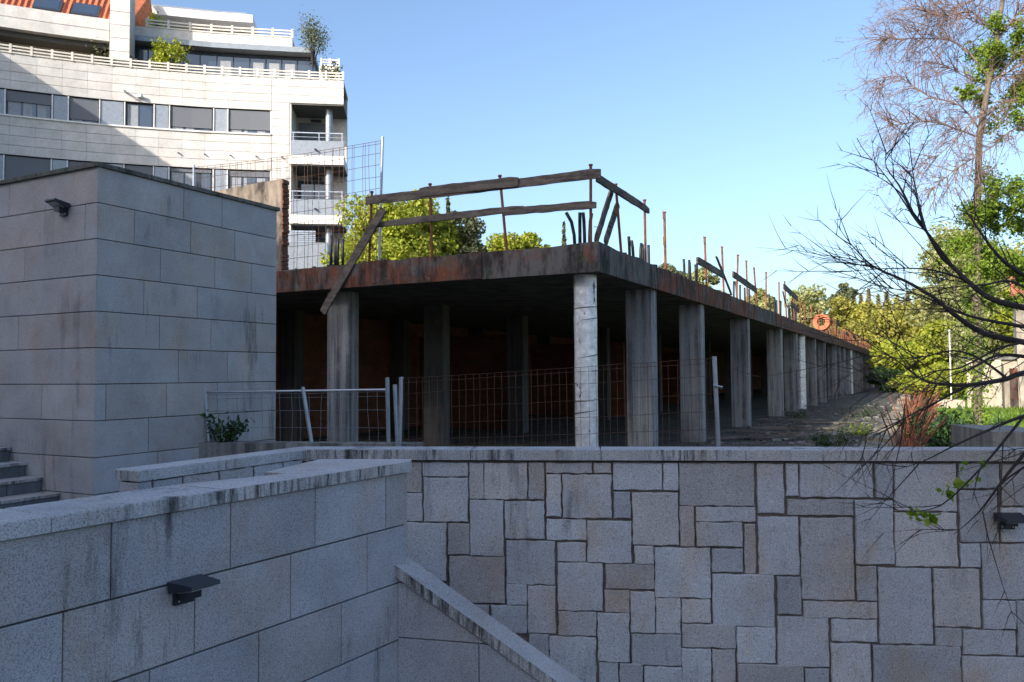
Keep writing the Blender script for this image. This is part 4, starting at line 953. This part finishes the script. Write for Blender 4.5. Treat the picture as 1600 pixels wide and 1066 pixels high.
def ptree(label, px, ytop, half, d, mat, n, seed, ratio=1.1, name='broadleaf_tree', leaf=None, group='trees beyond the ruin', lobes=26, low=.0, bark='bark_l'):
    """px column and top row fix the direction; d is the distance of the tree's own standing place"""
    p = at_y(px, ytop, d); r = half*d/FPX; h = p.z+.1
    rz = min(r*ratio, h*.49)
    return tree(name, label, (p.x, p.y, -.1), h, (r*.82, r*.82, rz*.9), mat, n, leaf or .0024*d+.008, seed, lobes, .008*h+.1, bark, group)
def conifer(label, px, ytop, half, d, mat, n, seed, group='conifers on the hill', zb=-.1, name='conifer'):
    p = at_y(px, ytop, d); r = half*d/FPX; g = np.random.default_rng(seed); base = V((p.x, p.y, zb)); h = p.z-zb; t = thing(name, base, label, 'tree', group)
    MB().tube([base, base+V((0,0,h*.97))], [.012*h+.08, .03], 7, False).build('trunk', M['bark_l'], t)
    z = g.beta(1.15, 1.7, n); a = g.uniform(0, 6.28, n); tiers = .75+.25*np.cos(z*46); rr_ = r*(1-z)**.85*tiers*np.sqrt(g.uniform(.12, 1, n))
    P_ = np.stack([base.x+np.cos(a)*rr_, base.y+np.sin(a)*rr_, zb+h*(.06+.94*z)-rr_*.25], 1)
    v_, f_ = leaves_np(P_, np.stack([np.cos(a), np.sin(a), np.full(n, .3)], 1)*.7, .0022*d+.03, seed, .5); tag(link('crown', v_, f_, M[mat], t), kind='stuff')
ptree('large yellow-green tree right of the apartment block', 604, 302, 88, 29, 'leaf_lime', 46000, 1, 1.35, lobes=44)
ptree('pale green tree behind the middle of the front guard rail', 655, 294, 82, 31, 'leaf_lime', 38000, 2, 1.7, lobes=40)
conifer('slim conifer rising above the guard rail planks', 700, 300, 22, 33, 'leaf_pine', 6000, 3, 'trees beyond the ruin')
ptree('dark green tree right of the slim conifer', 714, 338, 46, 31.5, 'leaf_pine', 16000, 4, 1.5)
ptree('grey-green shrubby tree at the right of the rail trees', 735, 364, 30, 33, 'leaf_pine', 7000, 5, 1.4)
ptree('low yellow-green tree between the second and third rail posts', 812, 366, 62, 38, 'leaf_lime', 20000, 6, .9)
conifer('small blue-green conifer at the slab corner', 881, 345, 20, 45, 'leaf_pine', 3500, 7, 'trees beyond the ruin')
ptree('hazy green tree behind the corner sleeved bars', 1040, 418, 34, 108, 'leaf_olive', 8000, 8, 1.0)
ptree('green tree behind the second guard post', 1092, 424, 36, 112, 'leaf_pale', 9000, 9, 1.2)
ptree('pale tree behind the seventh guard post', 1190, 455, 28, 115, 'leaf_pale', 7000, 10, 1.2)
ptree('wispy pale green tree left of the orange ring', 1262, 443, 38, 118, 'leaf_pale', 5000, 11, 1.5)
ptree('dark eucalyptus above the far slab end', 1318, 444, 22, 125, 'leaf_pine', 6500, 12, 1.7)
for i, (px, yt, hw) in enumerate(((1345, 458, 12), (1357, 450, 11), (1372, 455, 10), (1385, 449, 13), (1402, 452, 12), (1418, 446, 14), (1436, 452, 13), (1455, 444, 15), (1478, 450, 15), (1500, 442, 15), (1525, 448, 16))):
    conifer(f'brownish conifer on the far rise, {ORD[i]} from the left of its row', px, yt+(i*29 % 7)*2, hw*1.9, 150+(i*37 % 5)*9, 'leaf_con', 4000, 30+i, zb=3)
for (lab, px, yt, hw, d, mt, n_, sd_, ra) in (
 ('yellow mimosa-like tree above the end of the slab', 1328, 468, 48, 95, 'leaf_yel', 14000, 50, 1.3),
 ('yellow-green tree right of the slab end', 1392, 476, 56, 86, 'leaf_yel', 16000, 51, 1.3),
 ('bright lime tree in front of the yellow trees', 1412, 528, 56, 64, 'leaf_lime', 15000, 52, 1.0),
 ('lime green tree left of the sunlit house', 1470, 505, 58, 54, 'leaf_lime', 16000, 53, 1.3),
 ('broad yellow tree behind the lime tree', 1455, 455, 62, 78, 'leaf_yel', 16000, 57, 1.4),
 ('tall pale willow-like tree behind the bare branches', 1488, 335, 58, 58, 'leaf_pale', 17000, 55, 3.0),
 ('tall yellow-green tree behind the sunlit house', 1560, 372, 74, 62, 'leaf_yel', 18000, 56, 2.2),
 ('pale green tree beside the ivy trunk', 1530, 440, 56, 50, 'leaf_pale', 15000, 58, 1.7),
 ('bright green tree at the far right edge', 1612, 425, 60, 48, 'leaf_lime', 15000, 59, 1.7)):
    ptree(lab, px, yt, hw, d, mt, n_, sd_, ra, lobes=42)
ptree('dark shaded shrub beyond the last column', 1390, 578, 34, 58, 'leaf_dark', 8000, 54, .9, 'shrub')
for i, (px, d, hw, yt) in enumerate(((1425, 46, 30, 582), (1458, 42, 34, 570), (1490, 40, 30, 574))):
    ptree(f'low sunlit lime bush on the lawn edge, {ORD[i]} from the left', px, yt, hw, d, 'leaf_lime', 7000, 90+i, .9, 'bush', group='lime bushes at the lawn edge')
# bare tree with ivy further back at right
def smooth(path):
    sm = []; n = len(path)
    for j in range(n-1):
        p0, p1, p2, p3 = path[max(j-1,0)], path[j], path[j+1], path[min(j+2,n-1)]
        for t_ in (0, .33, .66):
            t2_, t3_ = t_*t_, t_**3; sm.append(.5*((2*p1)+(-p0+p2)*t_+(2*p0-5*p1+4*p2-p3)*t2_+(-p0+3*p1-3*p2+p3)*t3_))
    return sm+[path[-1]]
def branchlets(m_, path, rads, g, n, lmin, lmax, droop, spread, depth=2, r0=.006, nz=.10):
    """side twigs along a limb path, drooping or rising"""
    P_ = [V(p) for p in path]
    for _ in range(n):
        f_ = g.uniform(.15, 1)*(len(P_)-1); i = min(int(f_), len(P_)-2); q = P_[i]+(P_[i+1]-P_[i])*(f_-i); d = (P_[i+1]-P_[i]).normalized()
        side = V((g.gauss(0, 1), g.gauss(0, .7), g.gauss(0, 1))); side = (side-d*side.dot(d)).normalized(); L = g.uniform(lmin, lmax)
        v = (d*g.uniform(.5, 1.0)+side*spread).normalized(); pts = [q]; cur = q.copy(); k = 5
        for j in range(k):
            v = (v+V((g.gauss(0, nz), g.gauss(0, nz), droop/k+g.gauss(0, nz)))).normalized(); cur = cur+v*L/k; pts.append(cur.copy())
        m_.tube(pts, [r0*(1-j/(k+1)) for j in range(k+1)], 4, False)
        if depth > 1: branchlets(m_, pts, None, g, g.randint(2, 5), lmin*.4, lmax*.45, droop, spread*1.1, depth-1, r0*.62, nz)
it = at_y(1527, 640, 21); IB = V((it.x, it.y, 0))
iv = thing('ivy_tree', IB, 'tall bare tree with ivy clumps and drooping brown twigs at upper right', 'tree')
def ip(px, py, dy=0): return at_y(px, py, 21+dy)
MB().tube([IB, ip(1526, 480), ip(1527, 330), ip(1530, 215), ip(1550, 100), ip(1572, -30), ip(1585, -120)], [.12, .1, .085, .08, .07, .05, .03], 10).build('trunk', M['bark_l'], iv)
limbs = [[(1532,205),(1500,165),(1450,150),(1405,120),(1383,122)], [(1545,120),(1500,70),(1450,60),(1400,62),(1382,58)], [(1560,60),(1520,20),(1470,25),(1430,5),(1440,-20)], [(1530,215),(1490,200),(1450,190),(1400,195),(1388,192)], [(1545,130),(1580,110),(1620,90),(1680,60)], [(1560,60),(1600,10),(1650,-30)], [(1620,150),(1570,160),(1520,190),(1470,240),(1420,270)], [(1650,60),(1590,90),(1540,130),(1490,110),(1460,95)], [(1640,220),(1590,200),(1550,230),(1500,260),(1450,300)], [(1660,-20),(1600,30),(1540,40),(1480,10),(1450,-10)], [(1640,10),(1580,-10),(1520,0),(1460,40),(1420,50)]]
g = random.Random(77); lm = MB(); tw = MB()
for i, L in enumerate(limbs):
    dy = g.uniform(-1.5, 1.5); path = [ip(x, y, dy*(j/len(L))) for j, (x, y) in enumerate(L)]
    path = smooth(path); lm.tube(path, [.022*(1-j/(len(path)))+.004 for j in range(len(path))], 5, False); branchlets(tw, path, None, g, 58, .3, 1.6, -.45, .75, 3, .0115)
lm.build('limb', M['twig'], iv); tag(tw.build('twigs', M['twig'], iv, False), kind='stuff')
g = np.random.default_rng(9); ivp = []
for (px, py, rx, n) in ((1560, 75, 44, 3000), (1595, 110, 52, 3600), (1600, 160, 40, 2000), (1585, 55, 20, 700), (1505, 150, 14, 420), (1520, 145, 10, 220), (1562, 312, 44, 3000), (1545, 338, 34, 2000), (1595, 345, 50, 3600), (1572, 390, 46, 3200), (1600, 440, 46, 3000), (1585, 190, 30, 700), (1535, 420, 22, 900), (1540, 470, 24, 900)):
    c = np.array(tuple(ip(px, py))); r_ = rx*21/FPX; 
    for _ in range(9): ivp.append(c+g.normal(size=3)*np.array([r_*.62, r_*.6, r_*.5])+g.normal(size=(n//9, 3))*r_*g.uniform(.1, .26))
for k_ in range(2600):
    z_ = g.uniform(0, 6.0); a_ = g.uniform(0, 6.28); r_ = abs(g.normal())*.16+.08; ivp.append(np.array([[IB.x+math.cos(a_)*r_, IB.y+math.sin(a_)*r_, z_]]))

v_, f_ = leaves_np(np.concatenate(ivp), np.array([-.3, -.4, .4]), .045, 9); tag(link('ivy', v_, f_, M['leaf_green'], iv), kind='stuff')
# bare tree in the foreground, trunk just outside the right edge
bt = thing('bare_tree', V((5.35, 5.95, -2)), 'leafless dark tree reaching its branches in over the stone wall at right', 'tree')
def bp(px, py, d=6.15): return at_y(px, py, d)
TB = V((5.35, 5.95, -2))
MB().tube([TB, TB+V((-.05,.02,1.6)), TB+V((-.1,.1,2.9)), TB+V((0,.2,4.2)), TB+V((.1,.3,5.4))], [.15, .12, .1, .07, .04], 10).build('trunk', M['bark'], bt)
BL_ = [[(1850,575),(1700,572),(1600,583),(1574,592),(1542,598),(1510,602),(1485,601),(1455,598),(1432,587),(1410,570),(1375,545),(1358,528)],
 [(1850,600),(1700,560),(1600,535),(1537,521),(1489,490),(1462,467),(1416,440),(1371,420),(1350,404),(1322,372),(1304,345)],
 [(1800,560),(1680,530),(1600,511),(1545,501),(1500,489),(1440,462),(1400,452),(1360,445)],
 [(1850,520),(1700,500),(1600,481),(1547,466),(1509,437),(1489,417),(1470,400),(1446,359),(1425,330),(1405,300),(1370,275),(1326,254)],
 [(1489,417),(1450,365),(1432,345),(1414,318),(1395,290),(1370,258),(1350,235),(1339,216)],
 [(1446,359),(1436,320),(1428,280),(1424,248)], [(1425,330),(1405,290),(1385,262),(1384,236)],
 [(1545,466),(1510,440),(1480,428),(1440,420),(1380,420),(1330,424),(1285,427)],
 [(1850,640),(1700,620),(1600,650),(1545,672),(1490,697),(1440,722),(1395,735)],
 [(1600,650),(1560,700),(1520,745),(1470,790),(1420,800),(1395,795)], [(1700,625),(1620,690),(1575,740),(1530,800),(1490,835)],
 [(1510,602),(1470,625),(1420,650),(1390,668),(1350,690)], [(1574,592),(1530,560),(1490,548),(1450,556),(1400,560),(1350,555)],
 [(1700,572),(1620,560),(1560,555),(1520,575),(1480,590),(1440,620)], [(1600,535),(1560,545),(1500,575),(1460,580),(1410,600),(1370,605)],
 [(1700,480),(1600,430),(1560,400),(1530,360),(1510,330),(1495,300)], [(1640,470),(1580,440),(1540,445),(1480,450),(1420,470),(1370,480)], [(1850,680),(1720,690),(1620,720),(1560,760),(1535,800)]]
g = random.Random(5); lm = MB(); tw = MB()
for i, L in enumerate(BL_):
    d0 = 6.0+g.uniform(-.25, .3) if L[0][0] < 1650 else 5.95; path = [bp(x, y, d0+.12*math.sin(j*.9+i)) for j, (x, y) in enumerate(L)]
    big = .028 if i in (0, 1, 3) else .02 if L[0][0] > 1650 else .011; n = len(L)
    sm = smooth(path); K = len(sm)
    rs = [max(.0025, big*(1-j/K)**1.1) for j in range(K)]; lm.tube(sm, rs, 6, False)
    branchlets(tw, sm, None, g, 14 if i < 3 else 5 if i in (3, 4, 5, 6, 8, 9, 10, 15, 17) else 9, .2, .9 if i not in (3, 4, 5, 6, 15) else .5, .12 if i not in (8, 9, 10, 17) else -.1, .5, 2, .005, .055)
lm.build('limb', M['bark'], bt); tag(tw.build('twigs', M['bark'], bt), kind='stuff')
g = np.random.default_rng(2); lp = []
for (px, py, n) in ((1425, 806, 7), (1455, 812, 9), (1440, 800, 4), (1485, 765, 7), (1497, 757, 5), (1476, 778, 4), (1508, 730, 3), (1535, 724, 4), (1520, 752, 3)):
    for _ in range(n): lp.append(tuple(bp(px+g.normal()*6, py+g.normal()*5, 6.0)))
v_, f_ = leaves_np(np.array(lp), np.array([-.2, -.6, .5]), .036, 4, .8); tag(link('leaves', v_, f_, M['leaf_green'], bt), kind='stuff')
